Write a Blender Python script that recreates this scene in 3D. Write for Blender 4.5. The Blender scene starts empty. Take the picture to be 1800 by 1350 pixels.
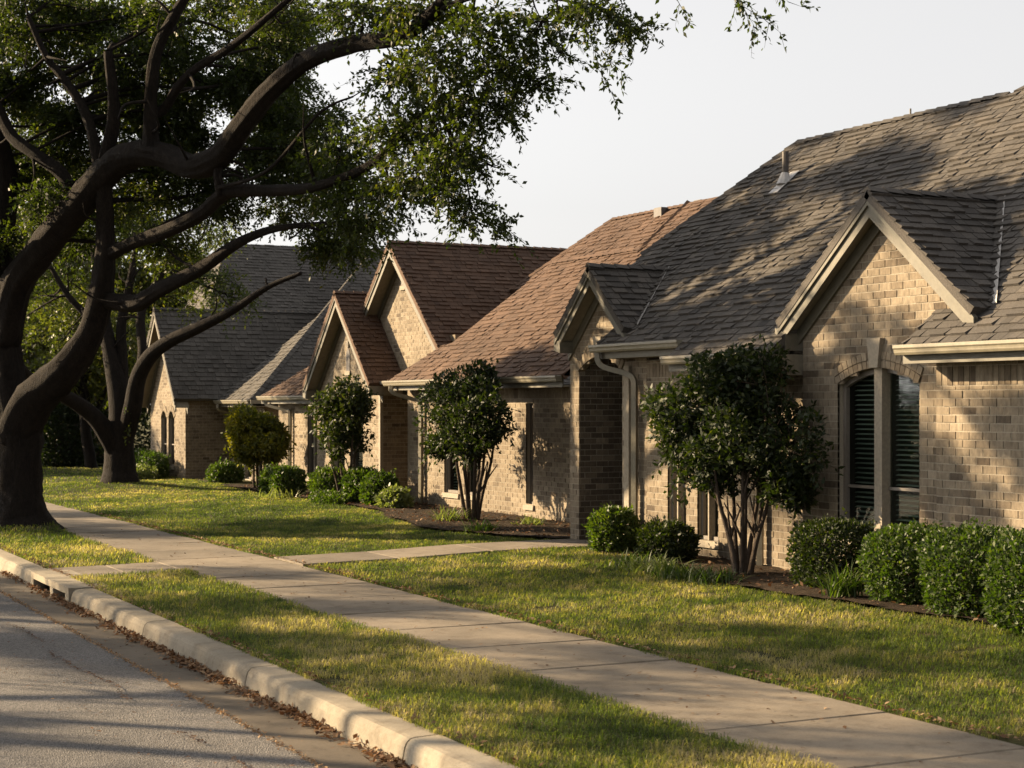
import bpy, math, random
import numpy as np
from mathutils import Vector, Matrix, Quaternion

random.seed(7)
RNG = np.random.default_rng(11)
scene = bpy.context.scene
COL = scene.collection
R = math.radians

# ------------------------------------------------------------------ camera, sky, sun, exposure
CAM = Vector((0.0, 0.0, 2.1))
HEAD = math.atan2(1.0, 2.0)
cd = bpy.data.cameras.new('camera')
cd.sensor_width = 36.0
cd.lens = 60.0
cd.shift_y = 37.0 / 1800.0
cd.clip_start = 0.1
cd.clip_end = 3000.0
cd.dof.use_dof = True
cd.dof.focus_distance = 17.5
cd.dof.aperture_fstop = 4.5
cam = bpy.data.objects.new('camera', cd)
cam.location = CAM
cam.rotation_euler = (R(90), 0, -HEAD)
COL.objects.link(cam)
scene.camera = cam

SUN_AZ, SUN_EL = R(-43), R(21)          # azimuth from +Y, negative towards -X
world = bpy.data.worlds.new('World')
scene.world = world
world.use_nodes = True
wn, wl = world.node_tree.nodes, world.node_tree.links
bg = wn['Background']
sky = wn.new('ShaderNodeTexSky')
sky.sky_type = 'NISHITA'
sky.sun_disc = False
sky.sun_elevation = SUN_EL
sky.sun_rotation = SUN_AZ
sky.air_density = 1.0
sky.dust_density = 2.5
sky.ozone_density = 1.0
hs = wn.new('ShaderNodeHueSaturation')      # thin high haze: a pale, nearly colourless sky
hs.inputs['Saturation'].default_value = 0.16
wl.new(sky.outputs[0], hs.inputs['Color'])
tint = wn.new('ShaderNodeMix'); tint.data_type = 'RGBA'; tint.blend_type = 'MULTIPLY'
tint.inputs[0].default_value = 1.0
tint.inputs[7].default_value = (1.0, 0.985, 0.97, 1)
wl.new(hs.outputs[0], tint.inputs[6])
veil = wn.new('ShaderNodeMix'); veil.data_type = 'RGBA'      # the veil evens the sky out in every direction
veil.inputs[0].default_value = 0.35
veil.inputs[7].default_value = (4.6, 4.45, 4.4, 1)
wl.new(tint.outputs[2], veil.inputs[6])
wl.new(veil.outputs[2], bg.inputs['Color'])
bg.inputs['Strength'].default_value = 0.061

sd = bpy.data.lights.new('sun', 'SUN')
sd.energy = 5.0
sd.angle = R(0.55)
sd.color = (1.0, 0.76, 0.47)
sun = bpy.data.objects.new('sun', sd)
SDIR = Vector((math.sin(SUN_AZ) * math.cos(SUN_EL), math.cos(SUN_AZ) * math.cos(SUN_EL), math.sin(SUN_EL)))
sun.rotation_euler = (-SDIR).to_track_quat('-Z', 'Y').to_euler()
sun.location = (-30, 40, 30)
COL.objects.link(sun)

scene.view_settings.view_transform = 'Standard'
scene.view_settings.look = 'None'
scene.view_settings.exposure = 1.88
scene.view_settings.gamma = 1.0
scene.view_settings.use_curve_mapping = False
scene.render.engine = 'CYCLES'
scene.cycles.max_bounces = 8
scene.cycles.transparent_max_bounces = 12

CS, CC = math.sin(HEAD), math.cos(HEAD)
def proj(p):
    """pixel (1800 px wide picture) and depth of a world point: used only to find which pieces show largest"""
    d = CS * p[0] + CC * p[1]
    if d < 0.5:
        return None
    return 900 + 3000 * (CC * p[0] - CS * p[1]) / d, 712 - 3000 * (p[2] - 2.1) / d, d

# ------------------------------------------------------------------ small helpers
def smooth(x):
    x = np.clip(x, 0, 1)
    return x * x * (3 - 2 * x)
_lat = np.random.default_rng(5).random((64, 64))
def vnoise(x, y):
    """tileable value noise, 0..1"""
    x = np.asarray(x, float); y = np.asarray(y, float)
    xi, yi = np.floor(x).astype(int), np.floor(y).astype(int)
    fx, fy = smooth(x - xi), smooth(y - yi)
    a = _lat[xi % 64, yi % 64]; b = _lat[(xi + 1) % 64, yi % 64]
    c = _lat[xi % 64, (yi + 1) % 64]; d = _lat[(xi + 1) % 64, (yi + 1) % 64]
    return (a * (1 - fx) + b * fx) * (1 - fy) + (c * (1 - fx) + d * fx) * fy
def fbm(x, y):
    return 0.5 * vnoise(x, y) + 0.3 * vnoise(2.1 * x + 7, 2.1 * y + 3) + 0.2 * vnoise(4.3 * x + 1, 4.3 * y + 9)

def gz(x, y):
    """height of the ground"""
    x = np.asarray(x, float); y = np.asarray(y, float)
    z = 0.165 + 0.03 * np.clip((x - 4.1) / 1.3, 0, 1)
    z = z + 0.08 * smooth((x - 6.8) / 3.5) * (1 - 0.5 * smooth((y - 28) / 12))
    z = z + 0.13 * np.exp(-((x - 5.0) ** 2 + (y - 26.9) ** 2) / 0.9)
    z = z + 0.16 * np.exp(-((x - 9.3) ** 2 + (y - 38.4) ** 2) / 2.2)
    z = z + 0.02 * (vnoise(x * 1.1, y * 1.1) - 0.5)
    return z

def finish(o, parent=None, kind=None):
    COL.objects.link(o)
    if parent is not None:
        o.parent = parent
        off = parent.location if parent.parent is None else Vector((0, 0, 0))   # nested parts already sit in world space
        o.matrix_parent_inverse = Matrix.Translation(-off)
    if kind:
        o['kind'] = kind
    return o

class MB:
    def __init__(s):
        s.v = []; s.f = []; s.t = []
    def add(s, vs, fs, tone=0.5):
        n = len(s.v)
        s.v.extend([tuple(v) for v in vs])
        for f in fs:
            s.f.append([i + n for i in f]); s.t.append(tone)
    def box(s, lo, hi, tone=0.5):
        x0, y0, z0 = lo; x1, y1, z1 = hi
        s.add([(x0, y0, z0), (x1, y0, z0), (x1, y1, z0), (x0, y1, z0), (x0, y0, z1), (x1, y0, z1), (x1, y1, z1), (x0, y1, z1)],
              [(3, 2, 1, 0), (4, 5, 6, 7), (0, 1, 5, 4), (1, 2, 6, 5), (2, 3, 7, 6), (3, 0, 4, 7)], tone)
    def bar(s, p0, p1, a, b, tone=0.5):
        """prism from p0 to p1; a and b are the full-width cross-section vectors, centred"""
        p0, p1, a, b = Vector(p0), Vector(p1), Vector(a) / 2, Vector(b) / 2
        vs = [p + i * a + j * b for p in (p0, p1) for i, j in ((-1, -1), (1, -1), (1, 1), (-1, 1))]
        s.add(vs, [(3, 2, 1, 0), (4, 5, 6, 7), (0, 1, 5, 4), (1, 2, 6, 5), (2, 3, 7, 6), (3, 0, 4, 7)], tone)
    def prism(s, poly, off, tone=0.5):
        """closed solid: polygon (3D points) swept by the vector off"""
        n = len(poly); off = Vector(off)
        vs = [Vector(p) for p in poly] + [Vector(p) + off for p in poly]
        fs = [tuple(range(n))[::-1], tuple(range(n, 2 * n))]
        fs += [(i, (i + 1) % n, n + (i + 1) % n, n + i) for i in range(n)]
        s.add(vs, fs, tone)
    def tube(s, pts, rad, sides=8, tone=0.5, rough=0.0, cap=True, seg=4):
        """smooth tapered tube through the points"""
        P = [Vector(p) for p in pts]; n = len(P)
        Q, r = [], []
        for i in range(n - 1):
            p0, p1, p2, p3 = P[max(i - 1, 0)], P[i], P[i + 1], P[min(i + 2, n - 1)]
            for k in range(seg):
                t = k / seg; t2 = t * t; t3 = t2 * t
                Q.append(0.5 * ((2 * p1) + (p2 - p0) * t + (2 * p0 - 5 * p1 + 4 * p2 - p3) * t2 + (3 * p1 - p0 - 3 * p2 + p3) * t3))
                r.append(rad[i] * (1 - t) + rad[i + 1] * t)
        Q.append(P[-1]); r.append(rad[-1])
        tan = [(Q[min(i + 1, len(Q) - 1)] - Q[max(i - 1, 0)]).normalized() for i in range(len(Q))]
        ref = Vector((0, 0, 1)) if abs(tan[0].z) < 0.8 else Vector((1, 0, 0))
        nrm = tan[0].cross(ref).normalized()
        vs, fs = [], []
        rid = [[random.random() - .5 for _ in range(sides)] for _ in range(len(Q) // 6 + 2)]
        for i, q in enumerate(Q):
            w_ = (i % 6) / 6; ra, rb = rid[i // 6], rid[i // 6 + 1]
            if i:
                nrm = tan[i - 1].rotation_difference(tan[i]) @ nrm
            bn = tan[i].cross(nrm)
            for k in range(sides):
                a = 2 * math.pi * k / sides
                rr = r[i] * (1 + rough * (ra[k] * (1 - w_) + rb[k] * w_) + rough * .25 * (random.random() - 0.5))
                vs.append(q + (nrm * math.cos(a) + bn * math.sin(a)) * rr)
        m = len(Q)
        for i in range(m - 1):
            for k in range(sides):
                k2 = (k + 1) % sides
                fs.append((i * sides + k, i * sides + k2, (i + 1) * sides + k2, (i + 1) * sides + k))
        if cap:
            fs.append(tuple(range(sides))[::-1]); fs.append(tuple((m - 1) * sides + k for k in range(sides)))
        s.add(vs, fs, tone)
        return Q
    def mesh(s, name, mat, shade=False):
        me = bpy.data.meshes.new(name)
        me.from_pydata(s.v, [], s.f)
        at = me.attributes.new('tone', 'FLOAT', 'FACE')
        at.data.foreach_set('value', np.array(s.t, np.float32))
        if shade:
            me.polygons.foreach_set('use_smooth', np.ones(len(me.polygons), bool))
        me.materials.append(mat)
        me.update()
        return me
    def build(s, name, mat, parent=None, kind=None, shade=False):
        return finish(bpy.data.objects.new(name, s.mesh(name, mat, shade)), parent, kind)

def np_mesh(name, verts, faces, tone, mat, shade=False):
    """mesh straight from arrays: faces is (F, 3) or (F, 4)"""
    me = bpy.data.meshes.new(name)
    F, k = faces.shape
    me.vertices.add(len(verts)); me.vertices.foreach_set('co', verts.astype(np.float32).ravel())
    me.loops.add(F * k); me.loops.foreach_set('vertex_index', faces.astype(np.int32).ravel())
    me.polygons.add(F)
    me.polygons.foreach_set('loop_start', np.arange(0, F * k, k, dtype=np.int32))
    me.polygons.foreach_set('loop_total', np.full(F, k, np.int32))
    at = me.attributes.new('tone', 'FLOAT', 'FACE')
    at.data.foreach_set('value', tone.astype(np.float32))
    me.materials.append(mat)
    me.update(calc_edges=True)
    if shade:
        me.polygons.foreach_set('use_smooth', np.ones(F, bool))
    return me

def thing(name, label, cat, loc, group=None):
    o = bpy.data.objects.new(name, None)
    o.empty_display_size = 0.3
    o.location = loc
    COL.objects.link(o)
    o['label'] = label; o['category'] = cat
    if group:
        o['group'] = group
    return o

# ------------------------------------------------------------------ materials
def nodes(name):
    m = bpy.data.materials.new(name); m.use_nodes = True
    nt = m.node_tree; b = nt.nodes['Principled BSDF']
    return m, nt.nodes, nt.links, b
def ramp(N, stops):
    r = N.new('ShaderNodeValToRGB'); e = r.color_ramp.elements
    while len(e) < len(stops):
        e.new(0.5)
    for el, (p, c) in zip(e, stops):
        el.position = p; el.color = (*c, 1)
    return r
def noise(N, L, scale, detail=4, rough=0.6, vec=None, stretch=None):
    n = N.new('ShaderNodeTexNoise'); n.inputs['Scale'].default_value = scale
    n.inputs['Detail'].default_value = detail; n.inputs['Roughness'].default_value = rough
    g = N.new('ShaderNodeNewGeometry')
    src = g.outputs['Position']
    if stretch:
        mp = N.new('ShaderNodeMapping'); mp.inputs['Scale'].default_value = stretch
        L.new(src, mp.inputs['Vector']); src = mp.outputs[0]
    L.new(src, n.inputs['Vector'])
    return n
def mix(N, L, mode, fac, a, b):
    x = N.new('ShaderNodeMix'); x.data_type = 'RGBA'; x.blend_type = mode
    for s, val in ((0, fac), (6, a), (7, b)):
        if hasattr(val, 'is_output') or hasattr(val, 'links'):
            L.new(val, x.inputs[s])
        elif s == 0:
            x.inputs[s].default_value = val
        else:
            x.inputs[s].default_value = (*val, 1)
    return x.outputs[2]
def tone_attr(N):
    a = N.new('ShaderNodeAttribute'); a.attribute_name = 'tone'
    return a.outputs['Fac']
def bump(N, L, b, h, strength, dist):
    bp = N.new('ShaderNodeBump'); bp.inputs['Strength'].default_value = strength; bp.inputs['Distance'].default_value = dist
    L.new(h, bp.inputs['Height']); L.new(bp.outputs[0], b.inputs['Normal'])

def mat_toned(name, stops, nscale=30, amount=0.5, rough=0.9, bmp=0.4, bdist=0.004, big=None, stretch=None):
    """colour per piece from the tone attribute, broken up by grain"""
    m, N, L, b = nodes(name)
    r = ramp(N, stops)
    L.new(tone_attr(N), r.inputs[0])
    n = noise(N, L, nscale, 5, 0.65, stretch=stretch)
    gr = ramp(N, [(0.25, (1 - amount,) * 3), (0.75, (1 + amount * 0.35,) * 3)])
    L.new(n.outputs['Fac'], gr.inputs[0])
    c = mix(N, L, 'MULTIPLY', 1.0, r.outputs[0], gr.outputs[0])
    if big:
        n2 = noise(N, L, big, 3, 0.5)
        g2 = ramp(N, [(0.3, (0.78,) * 3), (0.7, (1.1,) * 3)])
        L.new(n2.outputs['Fac'], g2.inputs[0])
        c = mix(N, L, 'MULTIPLY', 1.0, c, g2.outputs[0])
    L.new(c, b.inputs['Base Color'])
    b.inputs['Roughness'].default_value = rough
    b.inputs['Specular IOR Level'].default_value = 0.25
    bump(N, L, b, n.outputs['Fac'], bmp, bdist)
    return m

M = {}
M['brick'] = mat_toned('brick_tan', [(0.0, (0.085, 0.064, 0.045)), (0.15, (0.135, 0.105, 0.074)), (0.35, (0.195, 0.156, 0.110)), (0.6, (0.225, 0.182, 0.130)), (1.0, (0.275, 0.228, 0.168))], 26, 0.5, 0.92, 0.7, 0.004, big=1.1, stretch=(1, 1, 0.45))
M['mortar'] = mat_toned('mortar_beige', [(0.0, (0.30, 0.262, 0.205)), (1.0, (0.30, 0.262, 0.205))], 60, 0.3, 0.95, 0.5, 0.003, big=1.1)
M['shingle'] = mat_toned('shingle_weathered', [(0.0, (0.0451, 0.0409, 0.0376)), (0.4, (0.0811, 0.0731, 0.0657)), (0.75, (0.1142, 0.1005, 0.0873)), (1.0, (0.1563, 0.1365, 0.1175))], 55, 0.5, 0.92, 0.6, 0.004, big=0.9)
M['shingle_red'] = mat_toned('shingle_russet', [(0.0, (0.052, 0.033, 0.024)), (0.5, (0.112, 0.068, 0.046)), (1.0, (0.18, 0.115, 0.078))], 50, 0.5, 0.92, 0.6, 0.004, big=0.9)
M['shingle_grey'] = mat_toned('shingle_grey', [(0.0, (0.0497, 0.0464, 0.0411)), (0.5, (0.0928, 0.0848, 0.0762)), (1.0, (0.1459, 0.1326, 0.1160))], 50, 0.45, 0.92, 0.6, 0.004, big=0.9)
def mat_plain(name, c, nscale=12, amount=0.2, rough=0.6, bmp=0.1, spec=0.4, metal=0.0):
    m, N, L, b = nodes(name)
    n = noise(N, L, nscale, 5, 0.6)
    gr = ramp(N, [(0.3, (1 - amount,) * 3), (0.7, (1 + amount * 0.4,) * 3)])
    L.new(n.outputs['Fac'], gr.inputs[0])
    L.new(mix(N, L, 'MULTIPLY', 1.0, c, gr.outputs[0]), b.inputs['Base Color'])
    b.inputs['Roughness'].default_value = rough; b.inputs['Specular IOR Level'].default_value = spec
    b.inputs['Metallic'].default_value = metal
    if bmp:
        bump(N, L, b, n.outputs['Fac'], bmp, 0.004)
    return m
M['trim'] = mat_plain('paint_olive', (0.105, 0.095, 0.07), 14, 0.22, 0.6)
M['soffit'] = mat_plain('paint_soffit', (0.19, 0.165, 0.12), 14, 0.22, 0.7)
M['gutter'] = mat_plain('gutter_beige', (0.185, 0.165, 0.12), 18, 0.2, 0.4, 0.05)
M['cream'] = mat_plain('cast_stone_cream', (0.25, 0.215, 0.165), 30, 0.25, 0.85, 0.4)
M['flash'] = mat_plain('flashing_metal', (0.42, 0.40, 0.38), 20, 0.2, 0.5, 0.05)
M['pipe'] = mat_plain('vent_pipe_dark', (0.07, 0.06, 0.055), 20, 0.3, 0.6)
M['frame'] = mat_plain('window_frame', (0.15, 0.13, 0.11), 20, 0.15, 0.5, 0.05)
M['blind'] = mat_plain('blind_slats', (0.5, 0.54, 0.49), 6, 0.1, 0.6, 0)
M['dark'] = mat_plain('unlit_interior', (0.035, 0.033, 0.03), 3, 0.2, 0.9, 0)  # near-black colour stands in for the shade inside rooms and drain
M['concrete_side'] = None
def mat_concrete(name, c, warm):
    m, N, L, b = nodes(name)
    n1 = noise(N, L, 0.9, 6, 0.62); n2 = noise(N, L, 60, 4, 0.7); n3 = noise(N, L, 6, 6, 0.7)
    r1 = ramp(N, [(0.3, tuple(x * 0.68 for x in c)), (0.5, c), (0.72, warm)])
    L.new(n1.outputs['Fac'], r1.inputs[0])
    r2 = ramp(N, [(0.3, (0.82,) * 3), (0.7, (1.08,) * 3)]); L.new(n2.outputs['Fac'], r2.inputs[0])
    r3 = ramp(N, [(0.32, (0.72, 0.69, 0.66)), (0.5, (1, 1, 1))]); L.new(n3.outputs['Fac'], r3.inputs[0])
    col = mix(N, L, 'MULTIPLY', 1.0, mix(N, L, 'MULTIPLY', 1.0, r1.outputs[0], r2.outputs[0]), r3.outputs[0])
    tn = ramp(N, [(0.0, (0.86,) * 3), (1.0, (1.1,) * 3)]); L.new(tone_attr(N), tn.inputs[0])
    L.new(mix(N, L, 'MULTIPLY', 1.0, col, tn.outputs[0]), b.inputs['Base Color'])
    b.inputs['Roughness'].default_value = 0.88; b.inputs['Specular IOR Level'].default_value = 0.3
    ad = N.new('ShaderNodeMath'); ad.operation = 'ADD'
    L.new(n2.outputs['Fac'], ad.inputs[0]); L.new(n3.outputs['Fac'], ad.inputs[1])
    bump(N, L, b, ad.outputs[0], 0.35, 0.006)
    return m
M['walk'] = mat_concrete('concrete_walk', (0.165, 0.137, 0.103), (0.21, 0.173, 0.128))
M['kerb'] = mat_concrete('concrete_kerb', (0.24, 0.206, 0.153), (0.29, 0.248, 0.185))
M['pan'] = mat_concrete('concrete_gutter', (0.095, 0.076, 0.055), (0.125, 0.10, 0.072))
def mat_asphalt():
    m, N, L, b = nodes('asphalt')
    v = N.new('ShaderNodeTexVoronoi'); v.inputs['Scale'].default_value = 95
    g = N.new('ShaderNodeNewGeometry'); L.new(g.outputs['Position'], v.inputs['Vector'])
    r = ramp(N, [(0.0, (0.046, 0.043, 0.04)), (0.5, (0.107, 0.099, 0.093)), (1.0, (0.195, 0.181, 0.17))])
    L.new(v.outputs['Color'], r.inputs[0])
    n = noise(N, L, 0.7, 6, 0.65); r2 = ramp(N, [(0.3, (0.72,) * 3), (0.7, (1.12,) * 3)]); L.new(n.outputs['Fac'], r2.inputs[0])
    n3 = noise(N, L, 22, 5, 0.7); r3 = ramp(N, [(0.3, (0.75,) * 3), (0.7, (1.15,) * 3)]); L.new(n3.outputs['Fac'], r3.inputs[0])
    L.new(mix(N, L, 'MULTIPLY', 1.0, mix(N, L, 'MULTIPLY', 1.0, r.outputs[0], r2.outputs[0]), r3.outputs[0]), b.inputs['Base Color'])
    b.inputs['Roughness'].default_value = 0.85; b.inputs['Specular IOR Level'].default_value = 0.35
    bump(N, L, b, v.outputs['Distance'], 0.8, 0.012)
    return m
M['asphalt'] = mat_asphalt()
def mat_soil(name, cols, scale):
    m, N, L, b = nodes(name)
    n = noise(N, L, scale, 8, 0.7)
    r = ramp(N, cols); L.new(n.outputs['Fac'], r.inputs[0])
    n2 = noise(N, L, scale * 18, 6, 0.7); r2 = ramp(N, [(0.25, (0.5,) * 3), (0.75, (1.25,) * 3)]); L.new(n2.outputs['Fac'], r2.inputs[0])
    L.new(mix(N, L, 'MULTIPLY', 1.0, r.outputs[0], r2.outputs[0]), b.inputs['Base Color'])
    b.inputs['Roughness'].default_value = 0.95; b.inputs['Specular IOR Level'].default_value = 0.1
    bump(N, L, b, n2.outputs['Fac'], 1.0, 0.03)
    return m
M['turf'] = mat_soil('turf_base', [(0.3, (0.03, 0.034, 0.010)), (0.5, (0.05, 0.05, 0.018)), (0.7, (0.09, 0.072, 0.036))], 1.4)
M['mulch'] = mat_soil('bark_mulch', [(0.3, (0.018, 0.013, 0.009)), (0.7, (0.065, 0.046, 0.03))], 3.0)
M['ground'] = mat_soil('far_ground', [(0.3, (0.05, 0.055, 0.02)), (0.7, (0.09, 0.085, 0.035))], 0.3)

def mat_leaf(name, stops, trans=(0.30, 0.36, 0.05), tf=0.4, rough=0.45, gloss=0.35):
    m, N, L, b = nodes(name)
    r = ramp(N, stops); L.new(tone_attr(N), r.inputs[0])
    L.new(r.outputs[0], b.inputs['Base Color'])
    b.inputs['Roughness'].default_value = rough; b.inputs['Specular IOR Level'].default_value = gloss
    t = N.new('ShaderNodeBsdfTranslucent')
    L.new(mix(N, L, 'MULTIPLY', 1.0, r.outputs[0], tuple(x * 8 for x in trans)), t.inputs['Color'])
    x = N.new('ShaderNodeMixShader'); x.inputs[0].default_value = tf
    L.new(b.outputs[0], x.inputs[1]); L.new(t.outputs[0], x.inputs[2])
    L.new(x.outputs[0], N['Material Output'].inputs['Surface'])
    return m
M['oak_leaf'] = mat_leaf('oak_leaf', [(0.0, (0.015, 0.024, 0.009)), (0.5, (0.027, 0.038, 0.012)), (0.85, (0.043, 0.053, 0.013)), (1.0, (0.075, 0.07, 0.015))], (0.32, 0.34, 0.05), 0.36, 0.55, 0.25)
M['holly_leaf'] = mat_leaf('holly_leaf', [(0.0, (0.009, 0.015, 0.006)), (0.6, (0.018, 0.027, 0.008)), (1.0, (0.05, 0.055, 0.013))], (0.26, 0.30, 0.05), 0.25, 0.55, 0.25)
M['box_leaf'] = mat_leaf('boxwood_leaf', [(0.0, (0.0187, 0.0310, 0.0086)), (0.6, (0.0360, 0.0576, 0.0130)), (1.0, (0.0792, 0.0936, 0.0216))], (0.26, 0.32, 0.05), 0.28, 0.55, 0.3)
M['gold_leaf'] = mat_leaf('gold_leaf', [(0.0, (0.03, 0.042, 0.010)), (0.5, (0.075, 0.085, 0.017)), (1.0, (0.17, 0.15, 0.025))], (0.28, 0.28, 0.04), 0.4, 0.55, 0.3)
M['pale_leaf'] = mat_leaf('pale_leaf', [(0.0, (0.0560, 0.0680, 0.0280)), (0.6, (0.0960, 0.1120, 0.0480)), (1.0, (0.1920, 0.1920, 0.0960))], (0.28, 0.32, 0.1), 0.3)
M['far_leaf'] = mat_leaf('far_leaf', [(0.0, (0.0300, 0.0390, 0.0150)), (0.6, (0.0562, 0.0638, 0.0210)), (1.0, (0.1050, 0.0975, 0.0300))], (0.32, 0.34, 0.08), 0.45)
M['grass'] = mat_leaf('grass_blade', [(0.0, (0.028, 0.046, 0.013)), (0.3, (0.066, 0.092, 0.024)), (0.55, (0.125, 0.138, 0.042)), (0.78, (0.215, 0.185, 0.105)), (1.0, (0.34, 0.28, 0.19))], (0.225, 0.245, 0.065), 0.48, 0.6, 0.2)
M['dead_leaf'] = mat_leaf('dead_leaf', [(0.0, (0.0675, 0.0375, 00.0235)), (0.5, (0.1500, 0.0863, 0.0488)), (1.0, (0.2700, 0.1875, 0.1125))], (0.1600, 0.1200, 0.0800), 0.1500, 0.8000, 0.1000)
def mat_bark(name, c0, c1):
    m, N, L, b = nodes(name)
    n = noise(N, L, 9, 6, 0.7, stretch=(1, 1, 0.28)); n2 = noise(N, L, 45, 4, 0.7, stretch=(1, 1, 0.35))
    ad = N.new('ShaderNodeMath'); ad.operation = 'MULTIPLY'
    L.new(n.outputs['Fac'], ad.inputs[0]); L.new(n2.outputs['Fac'], ad.inputs[1])
    r = ramp(N, [(0.12, c0), (0.42, c1)]); L.new(ad.outputs[0], r.inputs[0])
    L.new(r.outputs[0], b.inputs['Base Color'])
    b.inputs['Roughness'].default_value = 0.95; b.inputs['Specular IOR Level'].default_value = 0.15
    bump(N, L, b, ad.outputs[0], 1.0, 0.05)
    return m
M['bark'] = mat_bark('oak_bark', (0.005, 0.004, 0.0035), (0.022, 0.017, 0.0135))
M['stem'] = mat_bark('stem_bark', (0.03, 0.023, 0.018), (0.10, 0.077, 0.06))
def mat_glass():
    m, N, L, b = nodes('window_glass')
    N.remove(b)
    t = N.new('ShaderNodeBsdfTransparent'); t.inputs[0].default_value = (0.55, 0.62, 0.57, 1)
    g = N.new('ShaderNodeBsdfGlossy'); g.inputs['Roughness'].default_value = 0.03; g.inputs['Color'].default_value = (0.9, 0.95, 0.95, 1)
    f = N.new('ShaderNodeFresnel'); f.inputs[0].default_value = 1.5
    x = N.new('ShaderNodeMixShader')
    L.new(f.outputs[0], x.inputs[0]); L.new(t.outputs[0], x.inputs[1]); L.new(g.outputs[0], x.inputs[2])
    L.new(x.outputs[0], N['Material Output'].inputs['Surface'])
    return m
M['glass'] = mat_glass()

# ------------------------------------------------------------------ the setting: ground, road, kerb, walk, lawns
def grid_sheet(name, x0, x1, y0, y1, nx, ny, zf, mat, kind='structure', mask=None):
    xs, ys = np.linspace(x0, x1, nx + 1), np.linspace(y0, y1, ny + 1)
    X, Y = np.meshgrid(xs, ys, indexing='ij')
    V = np.stack([X.ravel(), Y.ravel(), np.asarray(zf(X, Y)).ravel()], 1)
    i, j = np.meshgrid(np.arange(nx), np.arange(ny), indexing='ij')
    a = (i * (ny + 1) + j).ravel()
    F = np.stack([a, a + ny + 1, a + ny + 2, a + 1], 1)
    if mask is not None:
        c = V[F].mean(1); F = F[mask(c[:, 0], c[:, 1])]
    o = bpy.data.objects.new(name, np_mesh(name, V, F, np.full(len(F), 0.5), mat, True))
    return finish(o, None, kind)

g = MB(); g.add([(-1500, -1500, -0.12), (1500, -1500, -0.12), (1500, 1500, -0.12), (-1500, 1500, -0.12)], [(0, 1, 2, 3)])
g.build('ground', M['ground'], None, 'structure')
grid_sheet('road', -6.0, 3.44, -20, 56, 24, 150, lambda X, Y: 0.0 - 0.006 * np.abs(X + 1.3) ** 1.2 + 0.034 + 0.004 * (vnoise(X * 2, Y * 2) - 0.5), M['asphalt'])
grid_sheet('gutter_pan', 3.44, 3.90, -20, 56, 6, 300, lambda X, Y: -0.012 + 0.003 * vnoise(X * 8, Y * 8) + 0.02 * (3.62 - X) * (X < 3.62), M['pan'])
grid_sheet('far_verge', -14, -6.2, -20, 56, 20, 60, lambda X, Y: 0.12 + 0.0 * X, M['turf'])
grid_sheet('verge', 4.12, 5.45, -20, 19.32, 10, 260, lambda X, Y: gz(X, Y) - 0.012, M['turf'])
grid_sheet('verge', 4.12, 5.45, 20.62, 52, 10, 200, lambda X, Y: gz(X, Y) - 0.012, M['turf'])
grid_sheet('lawn', 6.85, 60, -20, 52, 160, 220, lambda X, Y: gz(X, Y) - 0.012, M['turf'])
grid_sheet('cross_street', -60, 60, 52.0, 57.5, 60, 6, lambda X, Y: 0.03 + 0 * X, M['walk'])
grid_sheet('far_lawn', -60, 60, 57.5, 110, 60, 30, lambda X, Y: 0.10 + 0 * X, M['turf'])

# kerb: sections with a rounded nose, a fine joint between them
def kerb_section(y0, y1, parent, tone):
    prof = [(3.885, -0.05), (3.885, 0.02), (3.90, 0.095), (3.912, 0.125), (3.935, 0.146), (3.965, 0.152), (4.125, 0.158), (4.125, -0.05)]
    m = MB(); n = len(prof); k = max(2, int((y1 - y0) / 0.25)); vs = []
    for i in range(k + 1):
        y = y0 + (y1 - y0) * i / k
        for (x, z) in prof:
            d = 0.004 * (random.random() - 0.5) if 0 < i < k else 0
            vs.append((x + d, y, z + d * 0.6))
    fs = [(i * n + j, (i + 1) * n + j, (i + 1) * n + (j + 1) % n, i * n + (j + 1) % n) for i in range(k) for j in range(n)]
    fs += [tuple(range(n)), tuple(k * n + j for j in range(n))[::-1]]
    m.add(vs, fs, tone)
    return m.build('kerb_section', M['kerb'], parent)
kerb = MB(); kerb.box((3.92, -20, -0.08), (4.10, 18.2, 0.06)); kerb.box((3.92, 20.25, -0.08), (4.10, 52, 0.06))
kerb_o = kerb.build('kerb', M['kerb'], None, 'structure')
y = 18.2
while y > -8:
    kerb_section(y - 2.99, y - 0.008, kerb_o, random.random()); y -= 3.0
y = 20.25
while y < 51:
    kerb_section(y + 0.008, y + 2.99, kerb_o, random.random()); y += 3.0

# pavement slabs
sw = MB(); sw.box((5.46, -8, 0.02), (6.84, 52, 0.15))
sw_o = sw.build('sidewalk', M['pan'], None, 'structure')
def slab(x0, x1, y0, y1, z, parent, tone, zt=None, name='paving_slab'):
    m = MB(); e = 0.008
    zs = zt or [z + random.uniform(-0.005, 0.005) for _ in range(4)]
    top = [(x0 + e, y0 + e, zs[0]), (x1 - e, y0 + e, zs[1]), (x1 - e, y1 - e, zs[2]), (x0 + e, y1 - e, zs[3])]
    mid = [(x0, y0, zs[0] - e), (x1, y0, zs[1] - e), (x1, y1, zs[2] - e), (x0, y1, zs[3] - e)]
    bot = [(p[0], p[1], 0.05) for p in mid]
    m.add(top + mid + bot, [(0, 1, 2, 3)] + [(i, i + 4, (i + 1) % 4 + 4, (i + 1) % 4) for i in range(4)] + [(i + 4, i + 8, (i + 1) % 4 + 8, (i + 1) % 4 + 4) for i in range(4)], tone)
    return m.build(name, M['walk'], parent)
k = -8
while 7.24 + 1.235 * k < 51:
    y0 = 7.24 + 1.235 * k
    if y0 > -6:
        slab(5.45, 6.85, y0 + 0.006, y0 + 1.229, 0.186, sw_o, random.random())
    k += 1
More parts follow.
